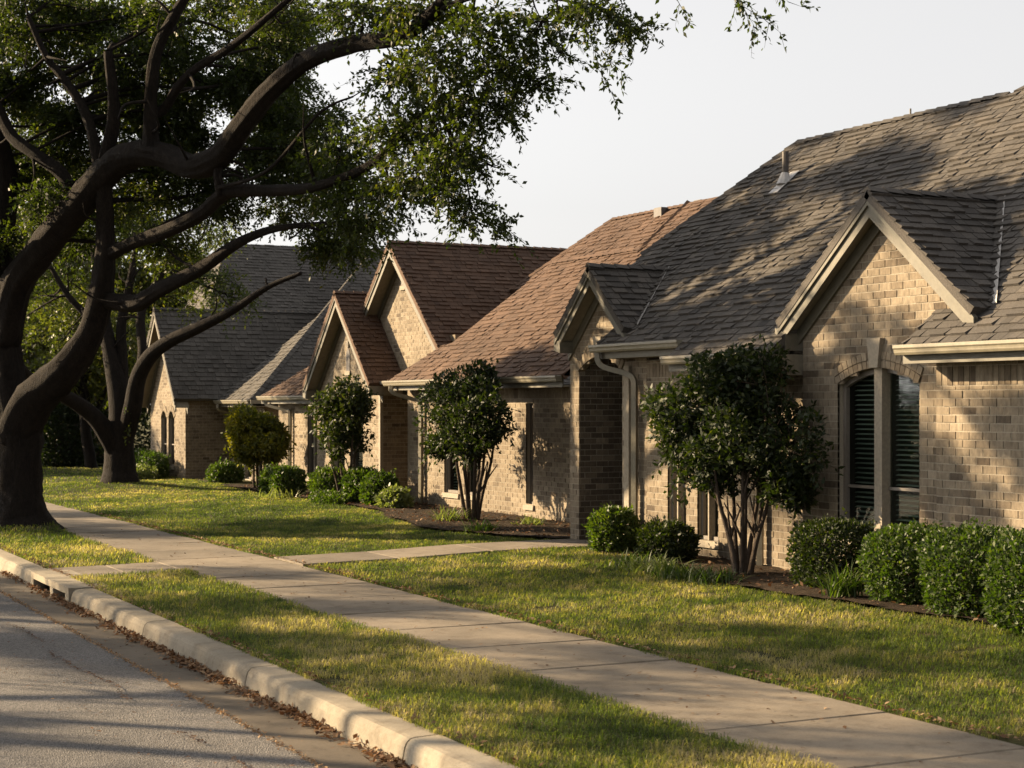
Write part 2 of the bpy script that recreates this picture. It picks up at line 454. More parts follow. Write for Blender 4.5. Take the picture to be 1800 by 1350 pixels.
ep = MB(); ep.box((6.9, 19.35, 0.02), (11.05, 20.35, 0.17))
ep_o = ep.build('entry_path', M['pan'], None, 'structure')
xs = [6.862, 8.1, 9.35, 10.55, 12.7]
for a, b_ in zip(xs, xs[1:]):
    za, zb = [float(gz(q, 20)) + 0.012 for q in (a, b_)]
    slab(a + 0.005, b_ - 0.005, 19.3 - 0.02 * (a - 7), 20.38, 0, ep_o, random.random(), [za, zb, zb, za])
ap = MB(); ap.box((4.15, 19.4, 0.0), (5.40, 20.5, 0.12))
ap_o = ap.build('drain_apron', M['pan'], None, 'structure')
slab(4.13, 4.80, 19.33, 20.6, 0, ap_o, 0.2, [0.162, 0.172, 0.172, 0.162])
slab(4.815, 5.442, 19.33, 20.6, 0, ap_o, 0.4, [0.172, 0.184, 0.184, 0.172])

# storm drain: kerb inlet with two throats under a cast lid
dr = thing('storm_drain', 'concrete kerb inlet with two dark openings set into the kerb beside the road', 'storm drain', (3.9, 19.2, 0))
m = MB(); m.box((3.87, 18.21, 0.095), (4.32, 20.24, 0.168)); m.build('lid', M['kerb'], dr)
for (a, b_) in ((18.21, 18.36), (19.0, 19.16), (20.1, 20.24)):
    m = MB(); m.box((3.87, a, -0.08), (4.0, b_, 0.093)); m.build('pier', M['kerb'], dr)
m = MB(); m.box((4.05, 18.36, -0.6), (4.25, 20.1, 0.093)); m.box((3.91, 18.36, -0.6), (4.05, 20.1, -0.2)); m.build('catch_basin', M['dark'], dr)
m = MB(); m.box((3.868, 18.36, -0.03), (3.88, 20.1, -0.004)); m.build('lip', M['pan'], dr)

# ------------------------------------------------------------------ houses: brick walls laid course by course, roofs laid shingle by shingle
CO, BH, BL = 0.077, 0.067, 0.172
BRICK_MESH = []
for i in range(16):
    m = MB(); tn = (i + 0.5) / 16
    if i == 9:
        tn = 0.2
    j = lambda: random.uniform(-0.0018, 0.0018)
    x, z = BL / 2, BH / 2
    f = [(-x + j(), j(), -z + j()), (x + j(), j(), -z + j()), (x + j(), j(), z + j()), (-x + j(), j(), z + j())]
    m.add(f + [(a, 0.06, c) for a, _, c in f], [(0, 1, 2, 3), (7, 6, 5, 4), (1, 0, 4, 5), (2, 1, 5, 6), (3, 2, 6, 7), (0, 3, 7, 4)], tn)
    BRICK_MESH.append(m)
SW = [0.085, 0.115, 0.15, 0.2]

def clip_poly(sub, clip):
    """Sutherland-Hodgman, clip polygon convex and counter-clockwise"""
    out = sub
    for i in range(len(clip)):
        a, b = clip[i], clip[(i + 1) % len(clip)]
        inp, out = out, []
        if not inp:
            return []
        side = lambda p: (b[0] - a[0]) * (p[1] - a[1]) - (b[1] - a[1]) * (p[0] - a[0])
        for k in range(len(inp)):
            p, q = inp[k], inp[(k + 1) % len(inp)]
            sp, sq = side(p), side(q)
            if sp >= 0:
                out.append(p)
            if (sp >= 0) != (sq >= 0):
                t = sp / (sp - sq)
                out.append((p[0] + (q[0] - p[0]) * t, p[1] + (q[1] - p[1]) * t))
    return out

class House:
    def __init__(s, label, loc, shingle, nb=300, ns=300, expo=0.118, bias=0.0, var=0.13):
        s.root = thing('brick_house', label, 'house', loc)
        s.bricks, s.sh = [], []
        s.shm, s.nb, s.ns, s.expo, s.bias, s.var = shingle, nb, ns, expo, bias, var

    # ---- walls
    def wall(s, A, B, poly, openings=(), soldier=None, dark=0.0):
        """A, B: ground points left and right as seen from outside; poly: (s, z) outline"""
        A = Vector((A[0], A[1], 0)); B = Vector((B[0], B[1], 0))
        d = (B - A).normalized(); n = Vector((d.y, -d.x, 0)); up = Vector((0, 0, 1))
        zmin, zmax = min(p[1] for p in poly), max(p[1] for p in poly)
        P = lambda q, z, k: A + d * q + n * k + up * z
        mo = MB(); rows = []
        z, r = zmin, 0
        while z < zmax - 0.005:
            h = CO
            sold = soldier and soldier[0] <= z < soldier[1] - 0.01
            if sold:
                h = 2.4 * CO
            if soldier and not sold and z < soldier[0] < z + h:
                h = soldier[0] - z
                if h < 0.03:
                    z = soldier[0]; continue
            h = min(h, zmax - z)
            zm = z + h / 2
            xs = []
            for i in range(len(poly)):
                (a, za), (b, zb) = poly[i], poly[(i + 1) % len(poly)]
                if (za <= zm) != (zb <= zm):
                    xs.append(a + (b - a) * (zm - za) / (zb - za))
            xs.sort()
            iv = [(xs[i], xs[i + 1]) for i in range(0, len(xs) - 1, 2)]
            for o in openings:
                s0, s1, z0, sp, rise = o[:5]
                if zm < z0 or zm > sp + rise:
                    continue
                if zm > sp:
                    c, hw = (s0 + s1) / 2, (s1 - s0) / 2
                    w = hw * math.sqrt(max(0, 1 - (zm - sp) / rise)); s0, s1 = c - w, c + w
                nv = []
                for a, b in iv:
                    if s1 <= a or s0 >= b:
                        nv.append((a, b))
                    else:
                        if a < s0: nv.append((a, s0))
                        if s1 < b: nv.append((s1, b))
                iv = nv
            rows.append((z, h, iv, sold, r))
            for a, b in iv:
                if b - a > 0.004:
                    mo.add([P(a, z, -.005), P(b, z, -.005), P(b, z + h, -.005), P(a, z + h, -.005)], [(0, 1, 2, 3)])
            # the sides of openings, brick deep
            for o in openings:
                if o[2] <= zm <= o[3] + 0.02:
                    for q, sg in ((o[0], 1), (o[1], -1)):
                        dep = o[5] if len(o) > 5 else 0.1
                        mo.add([P(q, z, -.001), P(q, z, -dep), P(q, z + h, -dep), P(q, z + h, -.001)], [(0, 1, 2, 3) if sg > 0 else (3, 2, 1, 0)])
            z += h; r += 1
        w = mo.build('wall', M['mortar'], s.root)
        for z, h, iv, sold, r in rows:
            L, hh = (CO, h - 0.01) if sold else (BL + 0.01, h - 0.01)
            if hh < 0.012:
                continue
            for a, b in iv:
                q = math.floor(a / L) * L - (L / 2 if (r % 2 and not sold) else 0)
                while q < b:
                    q0, q1 = max(q + 0.005, a), min(q + L - 0.005, b)
                    if 0 < b - q1 < 0.06: q1 = b
                    if q0 - a < 0.06: q0 = a
                    if q1 - q0 > 0.02 and not (q + L - 0.005 < a + 0.055 and b > a + 0.12) and q0 < b - 0.055:
                        full = (not sold) and abs(q1 - q0 - BL) < 1e-4 and abs(hh - BH) < 1e-3
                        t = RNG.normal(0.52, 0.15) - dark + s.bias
                        if random.random() < 0.09: t = random.uniform(0.02, 0.25)
                        s.bricks.append((w, A, d, n, q0, q1, z + 0.005, z + 0.005 + hh, random.uniform(-0.003, 0.003), min(max(t, 0), 1), full))
                    q += L
        return w, P, n, d

    def arch(s, P, n, d, w, s0, s1, spring, rise, depth=0.17, keystone=True, rings=2):
        """voussoirs round an arched head"""
        c, hw = (s0 + s1) / 2, (s1 - s0) / 2
        N = int(2 * hw * 1.12 / 0.078)
        pt = lambda t: (c + hw * t, spring + rise * (1 - t * t))
        for i in range(N):
            t0, t1 = -1 + 2 * (i + 0.05) / N, -1 + 2 * (i + 0.95) / N
            if keystone and abs((t0 + t1) / 2) * hw < 0.09:
                continue
            for k in range(rings):
                r0, r1 = depth * k / rings + 0.004, depth * (k + 1) / rings - 0.006
                q = []
                for t, rr in ((t0, r0), (t1, r0), (t1, r1), (t0, r1)):
                    a, z = pt(t); nx, nz = 2 * rise * t / hw, 1.0
                    l = math.hypot(nx, nz)
                    q.append(P(a + nx / l * rr, z + nz / l * rr, 0.014))
                m = MB(); m.prism(q[::-1], -n * 0.10, min(max(random.gauss(0.5, 0.2) + s.bias, 0), 1))
                s.small.append(m)
        if keystone:
            z = spring + rise
            m = MB()
            m.prism([P(c - 0.065, z + 0.005, 0.05), P(c - 0.105, z + depth * 1.75, 0.05), P(c + 0.105, z + depth * 1.75, 0.05), P(c + 0.065, z + 0.005, 0.05)], -n * 0.1)
            m.build('keystone', M['cream'], s.root)

    def window(s, P, n, d, s0, s1, z0, spring, rise, rec=0.09, lights=2, mull=0.09, rails=(), blinds=True, sill=True, fw=0.045):
        """frame (the part itself) with mullion, rails, panes, blind as sub-parts"""
        c, hw = (s0 + s1) / 2, (s1 - s0) / 2
        top = lambda q: spring + (rise * max(0, 1 - ((q - c) / hw) ** 2) if rise else 0)
        fr = MB()
        for a, b in ((s0, s0 + fw), (s1 - fw, s1)):
            fr.prism([P(a, z0, -rec + .045), P(b, z0, -rec + .045), P(b, min(top(a), top(b)) + .002, -rec + .045), P(a, min(top(a), top(b)) + .002, -rec + .045)], -n * 0.05)
        fr.prism([P(s0, z0, -rec + .047), P(s1, z0, -rec + .047), P(s1, z0 + fw, -rec + .047), P(s0, z0 + fw, -rec + .047)], -n * 0.054)
        K = 10 if rise else 1
        for i in range(K):
            a, b = s0 + (s1 - s0) * i / K, s0 + (s1 - s0) * (i + 1) / K
            fr.prism([P(a, top(a) - fw, -rec + .043), P(b, top(b) - fw, -rec + .043), P(b, top(b) + .01, -rec + .043), P(a, top(a) + .01, -rec + .043)], -n * 0.048)
        win = fr.build('window', M['frame'], s.root)
        xs = [s0 + fw] + sum([[s0 + (s1 - s0) * i / lights - mull / 2, s0 + (s1 - s0) * i / lights + mull / 2] for i in range(1, lights)], []) + [s1 - fw]
        for i in range(1, lights):
            q = s0 + (s1 - s0) * i / lights
            m = MB(); m.prism([P(q - mull / 2, z0, -0.012), P(q + mull / 2, z0, -0.012), P(q + mull / 2, top(q), -0.012), P(q - mull / 2, top(q), -0.012)], -n * (rec + 0.01))
            m.build('mullion', M['cream'], win)
        for i in range(lights):
            a, b = xs[2 * i], xs[2 * i + 1]
            pts = [(a, z0 + fw)] + [(b, z0 + fw)] + [(b - (b - a) * k / 6, top(b - (b - a) * k / 6) - fw + .004) for k in range(7)]
            m = MB(); m.add([P(q, z, -rec) for q, z in pts], [tuple(range(len(pts)))]); m.build('pane', M['glass'], win)
            for rz in rails:
                m = MB(); m.prism([P(a, rz, -rec + .025), P(b, rz, -rec + .025), P(b, rz + .03, -rec + .025), P(a, rz + .03, -rec + .025)], -n * 0.04); m.build('rail', M['frame'], win)
            if blinds:
                m = MB(); z = z0 + fw + 0.03
                while z < spring + rise - fw - 0.02:
                    if z < min(top(a), top(b)) + 0.4 * rise:
                        m.prism([P(a + .02, z, -rec - .05), P(b - .02, z, -rec - .05), P(b - .02, z + .012, -rec - .085), P(a + .02, z + .012, -rec - .085)], Vector((0, 0, 0.003)))
                    z += 0.05
                m.build('blind', M['blind'], win, 'stuff')
            m = MB(); m.add([P(a - .1, z0 - .1, -rec - .35), P(b + .1, z0 - .1, -rec - .35), P(b + .1, spring + rise + .1, -rec - .35), P(a - .1, spring + rise + .1, -rec - .35)], [(0, 1, 2, 3)]); m.build('dark_backing', M['dark'], win)  # dark sheet standing in for the unlit room behind the glass
        if sill:
            m = MB(); m.prism([P(s0 - .05, z0 - .085, .035), P(s1 + .05, z0 - .085, .035), P(s1 + .05, z0 - .003, .025), P(s0 - .05, z0 - .003, .025)], -n * 0.15); m.build('sill', M['cream'], win)
        return win

    # ---- roofs
    def roof(s, poly, e=None, origin=None, thick=0.07, mat=None, name='roof'):
        """convex polygon; its first edge runs along the eave"""
        P3 = [Vector(p) for p in poly]
        o = Vector(origin) if origin else P3[0]
        e = (P3[1] - P3[0]).normalized() if e is None else Vector(e).normalized()
        nn = Vector((0, 0, 0))
        for i in range(len(P3)):
            nn += P3[i].cross(P3[(i + 1) % len(P3)])
        nn.normalize()
        if nn.z < 0:
            nn = -nn
        t = nn.cross(e)
        if t.z < 0:
            t = -t; 
        q2 = [((p - o).dot(e), (p - o).dot(t)) for p in P3]
        area = sum(q2[i][0] * q2[(i + 1) % len(q2)][1] - q2[(i + 1) % len(q2)][0] * q2[i][1] for i in range(len(q2)))
        if area < 0:
            q2 = q2[::-1]
        m = MB(); m.prism([o + e * a + t * b for a, b in q2], -nn * thick)
        w = m.build(name, mat or s.shm, s.root)
        flip = e.cross(t).dot(nn) < 0
        s0, s1 = min(p[0] for p in q2), max(p[0] for p in q2); tmax = max(p[1] for p in q2); tmin = min(p[1] for p in q2)
        r = math.floor(tmin / s.expo)
        while r * s.expo < tmax:
            b0, b1 = r * s.expo, (r + 1) * s.expo + 0.012
            rr = random.Random(r * 7919 + int(s0 * 100) * 0 + 13)
            q = math.floor(s0 / 0.3) * 0.3 - rr.random() * 0.3
            while q < s1:
                wd = random.choice(SW); jit = random.uniform(-0.006, 0.006)
                th = random.choice((0.013, 0.022, 0.034))
                rect = [(q + .003, b0 + jit), (q + wd - .003, b0 + jit), (q + wd - .003, b1), (q + .003, b1)]
                cp = clip_poly(rect, q2)
                if len(cp) >= 3:
                    full = len(cp) == 4 and all(abs(a[0] - b[0]) + abs(a[1] - b[1]) < 1e-6 for a, b in zip(cp, rect))
                    tn = min(max(random.gauss(0.42 + (0.06 if th > 0.025 else 0), s.var), 0), 1)
                    s.sh.append((w, o, e, t, nn, cp, b0 + jit, b1, th, tn, full, wd, flip))
                q += wd
            r += 1
        return w

    def hip_cap(s, p0, p1, wid=0.14, mat=None):
        p0, p1 = Vector(p0), Vector(p1); L = (p1 - p0).length; k = max(1, int(L / 0.2)); dr_ = (p1 - p0) / L
        side = dr_.cross(Vector((0, 0, 1))).normalized(); upv = side.cross(dr_)
        m = MB()
        for i in range(k):
            a, b = p0 + dr_ * (L * i / k), p0 + dr_ * (L * (i + 1.12) / k)
            h0, h1 = 0.042, 0.026
            vs = []
            for p, h in ((a, h0), (b, h1)):
                vs += [p - side * wid / 2 + upv * (h - 0.055), p + upv * h, p + side * wid / 2 + upv * (h - 0.055)]
            m.add(vs, [(0, 1, 4, 3), (1, 2, 5, 4), (0, 2, 1), (3, 4, 5)], random.uniform(0.25, 0.65))
        m.build('ridge_cap', mat or s.shm, s.root)

    def close(s):
        # bricks: the ones that show largest become parts, the rest one mesh per wall
        sc = []
        for i, b in enumerate(s.bricks):
            w, A, d, n, q0, q1, z0, z1, pr, tn, full = b
            c = A + d * ((q0 + q1) / 2) + Vector((0, 0, (z0 + z1) / 2)); v = CAM - c
            a = 0
            pp = proj(c)
            if full and pp and 0 < pp[0] < 1800 and 0 < pp[1] < 1350 and n.dot(v) > 0 and not s.hidden(*pp):
                a = n.dot(v.normalized()) / pp[2] ** 2
            sc.append(a)
        order = sorted(range(len(sc)), key=lambda i: -sc[i])
        pick = set(i for i in order[:s.nb] if sc[i] > 0)
        ms = [b.mesh('brick', M['brick']) for b in BRICK_MESH] if pick else []
        rest = {}
        for i, (w, A, d, n, q0, q1, z0, z1, pr, tn, full) in enumerate(s.bricks):
            if i in pick:
                o = bpy.data.objects.new('brick', ms[min(15, int(tn * 16))])
                o.matrix_local = Matrix.Translation(A + d * ((q0 + q1) / 2) + n * pr + Vector((0, 0, (z0 + z1) / 2))) @ Matrix.Rotation(math.atan2(d.y, d.x), 4, 'Z')
                finish(o, w)
            else:
                m = rest.setdefault(w.name, (w, MB()))[1]
                up = Vector((0, 0, 1)); B = A + n * pr
                f = [B + d * q0 + up * z0, B + d * q1 + up * z0, B + d * q1 + up * z1, B + d * q0 + up * z1]
                k = [p - n * (0.025 + pr) for p in f]
                m.add(f + k, [(0, 1, 2, 3), (1, 0, 4, 5), (2, 1, 5, 6), (3, 2, 6, 7), (0, 3, 7, 4)], tn)
        for w, m in rest.values():
            m.build('brickwork', M['brick'], w, 'stuff')
        # shingles, the same way
        sc = []
        for (w, o, e, t, nn, cp, b0, b1, th, tn, full, wd, flip) in s.sh:
            cx = sum(p[0] for p in cp) / len(cp); cy = sum(p[1] for p in cp) / len(cp)
            c = o + e * cx + t * cy; v = CAM - c; pp = proj(c); a = 0
            if full and pp and 0 < pp[0] < 1800 and 0 < pp[1] < 1350 and nn.dot(v) > 0 and not s.hidden(*pp):
                a = nn.dot(v.normalized()) * wd / pp[2] ** 2
            sc.append(a)
        order = sorted(range(len(sc)), key=lambda i: -sc[i])
        pick = set(i for i in order[:s.ns] if sc[i] > 0)
        cache, rest = {}, {}
        for i, (w, o, e, t, nn, cp, b0, b1, th, tn, full, wd, flip) in enumerate(s.sh):
            if i in pick:
                key = (wd, th, int(tn * 5.99), flip)
                if key not in cache:
                    m = MB(); x = (wd - .006) / 2; y0, y1 = 0, s.expo + 0.012
                    sgn = -1 if flip else 1
                    f = [(-x, y0, sgn * th), (x, y0, sgn * th), (x, y1, sgn * .004), (-x, y1, sgn * .004)]
                    k = [(p[0], p[1], sgn * -0.004) for p in f]
                    m.add(f + k, [(0, 1, 2, 3), (7, 6, 5, 4), (1, 0, 4, 5), (2, 1, 5, 6), (3, 2, 6, 7), (0, 3, 7, 4)], (key[2] + .5) / 6)
                    cache[key] = m.mesh('shingle', s.shm)
                z = e.cross(t)
                rot = Matrix((e, t, z)).transposed().to_4x4()
                ob = bpy.data.objects.new('shingle', cache[key])
                ob.matrix_local = Matrix.Translation(o + e * ((cp[0][0] + cp[1][0]) / 2) + t * b0) @ rot
                finish(ob, w)
            else:
                m = rest.setdefault(w.name, (w, MB()))[1]
                n_ = len(cp); f = []
                for (a, b) in cp:
                    u = min(max((b - b0) / (b1 - b0), 0), 1)
                    f.append(o + e * a + t * b + nn * (th * (1 - u) + .004 * u))
                k = [p + nn * (-.003 - (p - o).dot(nn)) for p in f]
                m.add(f + k, [tuple(range(n_))] + [((i_ + 1) % n_, i_, n_ + i_, n_ + (i_ + 1) % n_) for i_ in range(n_)], tn)
        for w, m in rest.values():
            m.build('shingle_courses', s.shm, w, 'stuff')
        for m in s.small:
            m.build('brick', M['brick'], s.small_parent)
    hidden = staticmethod(lambda u, v, d: False)
    small = None; small_parent = None

    # ---- trim
    def gutter(s, x, y0, y1, z, end=True):
        """trough along Y; x is the front lip, z the top"""
        prof = [(0.0, 0.0), (0.012, 0.0), (0.016, -0.07), (0.11, -0.075), (0.11, 0.0), (0.122, 0.0), (0.122, -0.095), (0.03, -0.095), (0.018, -0.075), (0.012, -0.045), (0.0, -0.03)]
        m = MB(); n = len(prof)
        vs = [(x + a, y, z + b) for y in (y0, y1) for a, b in prof]
        fs = [(i, n + i, n + (i + 1) % n, (i + 1) % n) for i in range(n)]
        m.add(vs, fs)
        for y in (y0, y1):
            m.prism([(x + .004, y, z - .005), (x + .118, y, z - .005), (x + .118, y, z - .09), (x + .03, y, z - .09), (x + .014, y, z - .05)], (0, 0.006 if y == min(y0, y1) else -0.006, 0))
        return m.build('gutter', M['gutter'], s.root)
    def eave(s, x, y0, y1, z, wall_x):
        """fascia behind the gutter, soffit back to the wall"""
        s.gutter(x - 0.115, y0, y1, z + 0.005)
        m = MB(); m.box((x + 0.012, y0, z - 0.17), (x + 0.035, y1, z - 0.02)); m.build('fascia', M['trim'], s.root)
        m = MB(); m.box((x + 0.037, y0, z - 0.165), (wall_x + 0.03, y1, z - 0.14)); m.build('soffit', M['soffit'], s.root)
    def rakes(s, xf, xw, yl, zl, ya, za, yr, zr, board=0.2, ret=True):
        """boards down both slopes of a gable that faces -X; l is the far (left in view) foot"""
        for (yf, zf) in ((yl, zl), (yr, zr)):
            f, a = Vector((0, yf, zf)), Vector((0, ya, za)); dv = (a - f).normalized()
            nd = Vector((0, -dv.z, dv.y)); nd = nd if nd.z < 0 else -nd
            V = lambda p, x: Vector((x, p.y, p.z))
            m = MB(); o = nd * 0.06
            top_in = a + nd * 0.06; 
            vlen = 1.0 / abs(nd.z)
            A1, A2 = a + Vector((0, 0, -0.06 * vlen)), a + Vector((0, 0, -(0.06 + board) * vlen))
            F1, F2 = f + Vector((0, 0, -0.06 * vlen)), f + Vector((0, 0, -(0.06 + board) * vlen))
            m.prism([V(F1, xf), V(A1, xf), V(A2, xf), V(F2, xf)], (0.03, 0, 0)); m.build('rake_board', M['trim'], s.root)
            m = MB()
            m.prism([V(F1, xf + .006), V(A1, xf + .006), V(A1, xf + .006) + Vector((-.03, 0, 0)), V(F1, xf + .006) + Vector((-.03, 0, 0))], Vector((0, 0, -0.06)))
            m.build('rake_trim', M['trim'], s.root)
            S1, S2 = a + Vector((0, 0, -0.13 * vlen)), f + Vector((0, 0, -0.13 * vlen))
            m = MB(); m.prism([V(S1, xf + .032), V(S2, xf + .032), V(S2, xw + .01), V(S1, xw + .01)], (0, 0, -0.02)); m.build('soffit', M['soffit'], s.root)
            G1, G2 = a + Vector((0, 0, -0.15 * vlen)), f + Vector((0, 0, -0.15 * vlen))
            m = MB(); m.prism([V(G2, xw - .03), V(G1, xw - .03), V(G1, xw - .03) + Vector((0, 0, -.16)), V(G2, xw - .03) + Vector((0, 0, -.16))], (0.028, 0, 0)); m.build('frieze_board', M['trim'], s.root)
    def downspout(s, pts, w=0.075):
        m = MB(); m.tube(pts, [w * 0.62] * len(pts), 4, seg=5); return m.build('downspout', M['gutter'], s.root)

PITCH = 0.84
# ================================================================== the near house
H = House('near tan brick house with weathered shingle roof, arched window and tall portico, beside the sidewalk', (11.1, 14.0, 0.25), M['shingle'])
H.small = []
def hid1(u, v, d):
    # behind the garden hedges, the large shrub and the oak leaves: not counted among the pieces that show
    if v > 915 and u > 1400: return True
    if 1130 < u < 1420 and 620 < v < 1010: return True
    return False
H.hidden = hid1
zm = lambda x: 2.86 + PITCH * (x - 10.76)
GB = 0.16
# gable wall with the arched window
W1, Pf, n_, d_ = H.wall((10.92, 14.9), (10.92, 12.1), [(0, GB), (2.8, GB), (2.8, 2.84), (1.35, 4.04), (0, 2.86)], [(0.6, 1.88, 0.72, 2.31, 0.16, 0.12)])
H.small_parent = W1
H.arch(Pf, n_, d_, W1, 0.6, 1.88, 2.31, 0.16)
H.window(Pf, n_, d_, 0.6, 1.88, 0.72, 2.31, 0.16, rec=0.12, lights=2, mull=0.12, rails=(1.25,))
# wall right of it, running out of the picture, under a soldier course
W2, Pf, n_, d_ = H.wall((10.84, 12.68), (10.84, 5.0), [(0, GB), (7.68, GB), (7.68, 2.52), (0, 2.52)], [(1.22, 2.5, 0.72, 2.26, 0.0, 0.12), (4.2, 5.6, 0.72, 2.26, 0.0, 0.12)], soldier=(2.28, 2.5))
H.window(Pf, n_, d_, 1.22, 2.5, 0.72, 2.26, 0, rec=0.12, rails=(1.25,))
H.window(Pf, n_, d_, 4.2, 5.6, 0.72, 2.26, 0, rec=0.12, rails=(1.25,))
for a in (1.2, 2.5):
    m = MB(); m.prism([Pf(a - .02, .72, .02), Pf(a + .03, .72, .02), Pf(a + .03, 2.3, .02), Pf(a - .02, 2.3, .02)], -n_ * .12); m.build('window_casing', M['cream'], H.root)
# wall behind the shrub and up to the portico
W3, Pf, n_, d_ = H.wall((11.1, 18.42), (11.1, 14.82), [(0, GB), (3.6, GB), (3.6, 2.66), (0, 2.66)], [(0.5, 0.92, 0.5, 2.2, 0, 0.1), (1.17, 1.62, 0.5, 2.2, 0, 0.1)], soldier=(2.44, 2.66))
H.window(Pf, n_, d_, 0.5, 0.92, 0.5, 2.2, 0, rec=0.1, lights=2, mull=0.025, rails=(1.1, 1.66), blinds=False)
H.window(Pf, n_, d_, 1.17, 1.62, 0.5, 2.2, 0, rec=0.1, lights=2, mull=0.025, rails=(1.1, 1.66), blinds=False)
# portico: arched opening under a small steep gable
W4, Pf, n_, d_ = H.wall((11.1, 20.43), (11.1, 18.42), [(0, GB - .05), (2.01, GB - .05), (2.01, 2.95), (0.93, 3.76), (0, 2.97)], [(0.25, 1.4, 0.0, 2.55, 0.19, 0.004)])
H.arch(Pf, n_, d_, W4, 0.25, 1.4, 2.55, 0.19, 0.15, True, 1)
W5, Pf2, n2_, d2_ = H.wall((11.1, 20.18), (12.9, 20.18), [(0.006, GB - .05), (1.8, GB - .05), (1.8, 2.9), (0.006, 2.9)], dark=0.5)  # brick tone lowered to paint the porch shade into this wall
m = MB(); m.box((12.9, 18.8, 0), (12.96, 20.17, 2.9)); m.build('porch_wall', M['soffit'], H.root); m = MB(); m.box((11.22, 18.8, 2.88), (12.9, 20.17, 2.93)); m.build('porch_ceiling', M['soffit'], H.root)
m = MB(); m.box((12.85, 19.0, 0.2), (12.897, 19.9, 2.3)); m.build('door', M['pipe'], H.root)
m = MB(); m.box((11.23, 5.1, 0.0), (20.0, 18.78, 2.5)); m.box((13.0, 18.78, 0), (20, 21.0, 2.6)); m.build('inner_core', M['dark'], H.root)  # dark core boxes that keep the house looking unlit inside
m = MB(); m.box((11.22, 20.2, 0.0), (20.0, 20.41, 2.9)); m.build('end_wall', M['brick'], H.root)
m = MB(); m.box((20, 5.0, 0), (20.1, 20.2, 2.6)); m.build('end_wall', M['brick'], H.root)
m = MB(); m.box((11, 4.9, 0), (20, 5.0, 2.5)); m.build('end_wall', M['brick'], H.root)
# roofs
RO = (10.52, 5.0, zm(10.52)); RE = (0, 1, 0)
def main_roof(x0, x1, pts):
    H.roof([(x, y, zm(x)) for x, y in pts], RE, RO)
main_roof(0, 0, [(10.52, 5.0), (10.52, 12.79), (14.2, 12.79), (14.2, 5.0)])
main_roof(0, 0, [(11.0, 12.79), (11.0, 14.96), (14.2, 14.96), (14.2, 12.79)])
main_roof(0, 0, [(10.52, 14.96), (10.52, 16.98), (14.2, 16.98), (14.2, 14.96)])
main_roof(0, 0, [(10.76, 16.98), (10.76, 19.12), (14.2, 19.12), (14.2, 16.98)])
main_roof(0, 0, [(11.3, 19.12), (11.3, 20.3), (12.0, 20.52), (12.35, 20.63), (14.2, 19.5), (14.2, 19.12)])
H.roof([(14.2, 5, zm(14.2)), (14.2, 15.3, zm(14.2)), (16.4, 13.2, zm(16.4)), (16.4, 5, zm(16.4))], RE, RO)
m = MB()
m.prism([(14.2, 15.3, zm(14.2)), (14.2, 19.5, zm(14.2)), (18.4, 19.5, zm(14.2) - 3.5), (18.4, 15.3, zm(14.2) - 3.5)], (0, 0, -.06))
m.prism([(12.35, 20.63, zm(12.35)), (14.2, 19.5, zm(14.2)), (18.4, 20.63, 2.86), (11.4, 20.3, 2.86)], (0, 0, -.06))
m.prism([(14.2, 15.3, zm(14.2)), (16.4, 13.2, zm(16.4)), (20, 15.3, zm(14.2) - 1)], (0, 0, -.06))
m.prism([(16.4, 5, zm(16.4)), (16.4, 13.2, zm(16.4)), (22, 13.2, 2.9), (22, 5, 2.9)], (0, 0, -.06))
m.build('rear_roof', M['shingle'], H.root)
H.hip_cap((14.2, 19.5, zm(14.2) + .01), (14.2, 15.35, zm(14.2) + .01))
H.hip_cap((12.35, 20.63, zm(12.35) + .01), (14.2, 19.5, zm(14.2) + .01))
def gable(H, xf, yl, zl, ya, za, yr, zr, xback_l, xback_a, xback_r, mat=None):
    H.roof([(xf - .03, yr, zr), (xback_r, yr, zr), (xback_a, ya, za), (xf - .03, ya, za)])
    H.roof([(xf - .03, yl, zl), (xback_l, yl, zl), (xback_a, ya, za), (xf - .03, ya, za)])
    H.hip_cap((xf - .03, ya, za + .012), (xback_a, ya, za + .012), 0.16)
xv = lambda z: 10.76 + (z - 2.86) / PITCH
gable(H, 10.74, 15.1, 2.98, 13.56, 4.22, 12.03, 2.98, xv(2.98) + .03, xv(4.22) + .05, xv(2.98) + .03)
H.rakes(10.74, 10.92, 15.1, 2.98, 13.56, 4.22, 12.03, 2.98, .14)
gable(H, 10.88, 20.44, 3.06, 19.5, 3.91, 18.57, 3.06, xv(3.06) + .03, xv(3.91) + .05, xv(3.06) + .03)
H.rakes(10.88, 11.1, 20.44, 3.06, 19.5, 3.91, 18.57, 3.06, 0.12)
# boxed returns at the far feet of the gables
m = MB(); m.prism([(10.73, 15.14, 2.93), (10.73, 15.14, 2.72), (10.73, 14.95, 2.68), (10.73, 14.95, 2.86)], (0.3, 0, 0)); m.build('cornice_return', M['trim'], H.root)
m = MB(); m.prism([(10.87, 20.47, 3.0), (10.87, 20.47, 2.84), (10.87, 20.3, 2.80), (10.87, 20.3, 2.95)], (0.26, 0, 0)); m.build('cornice_return', M['trim'], H.root)
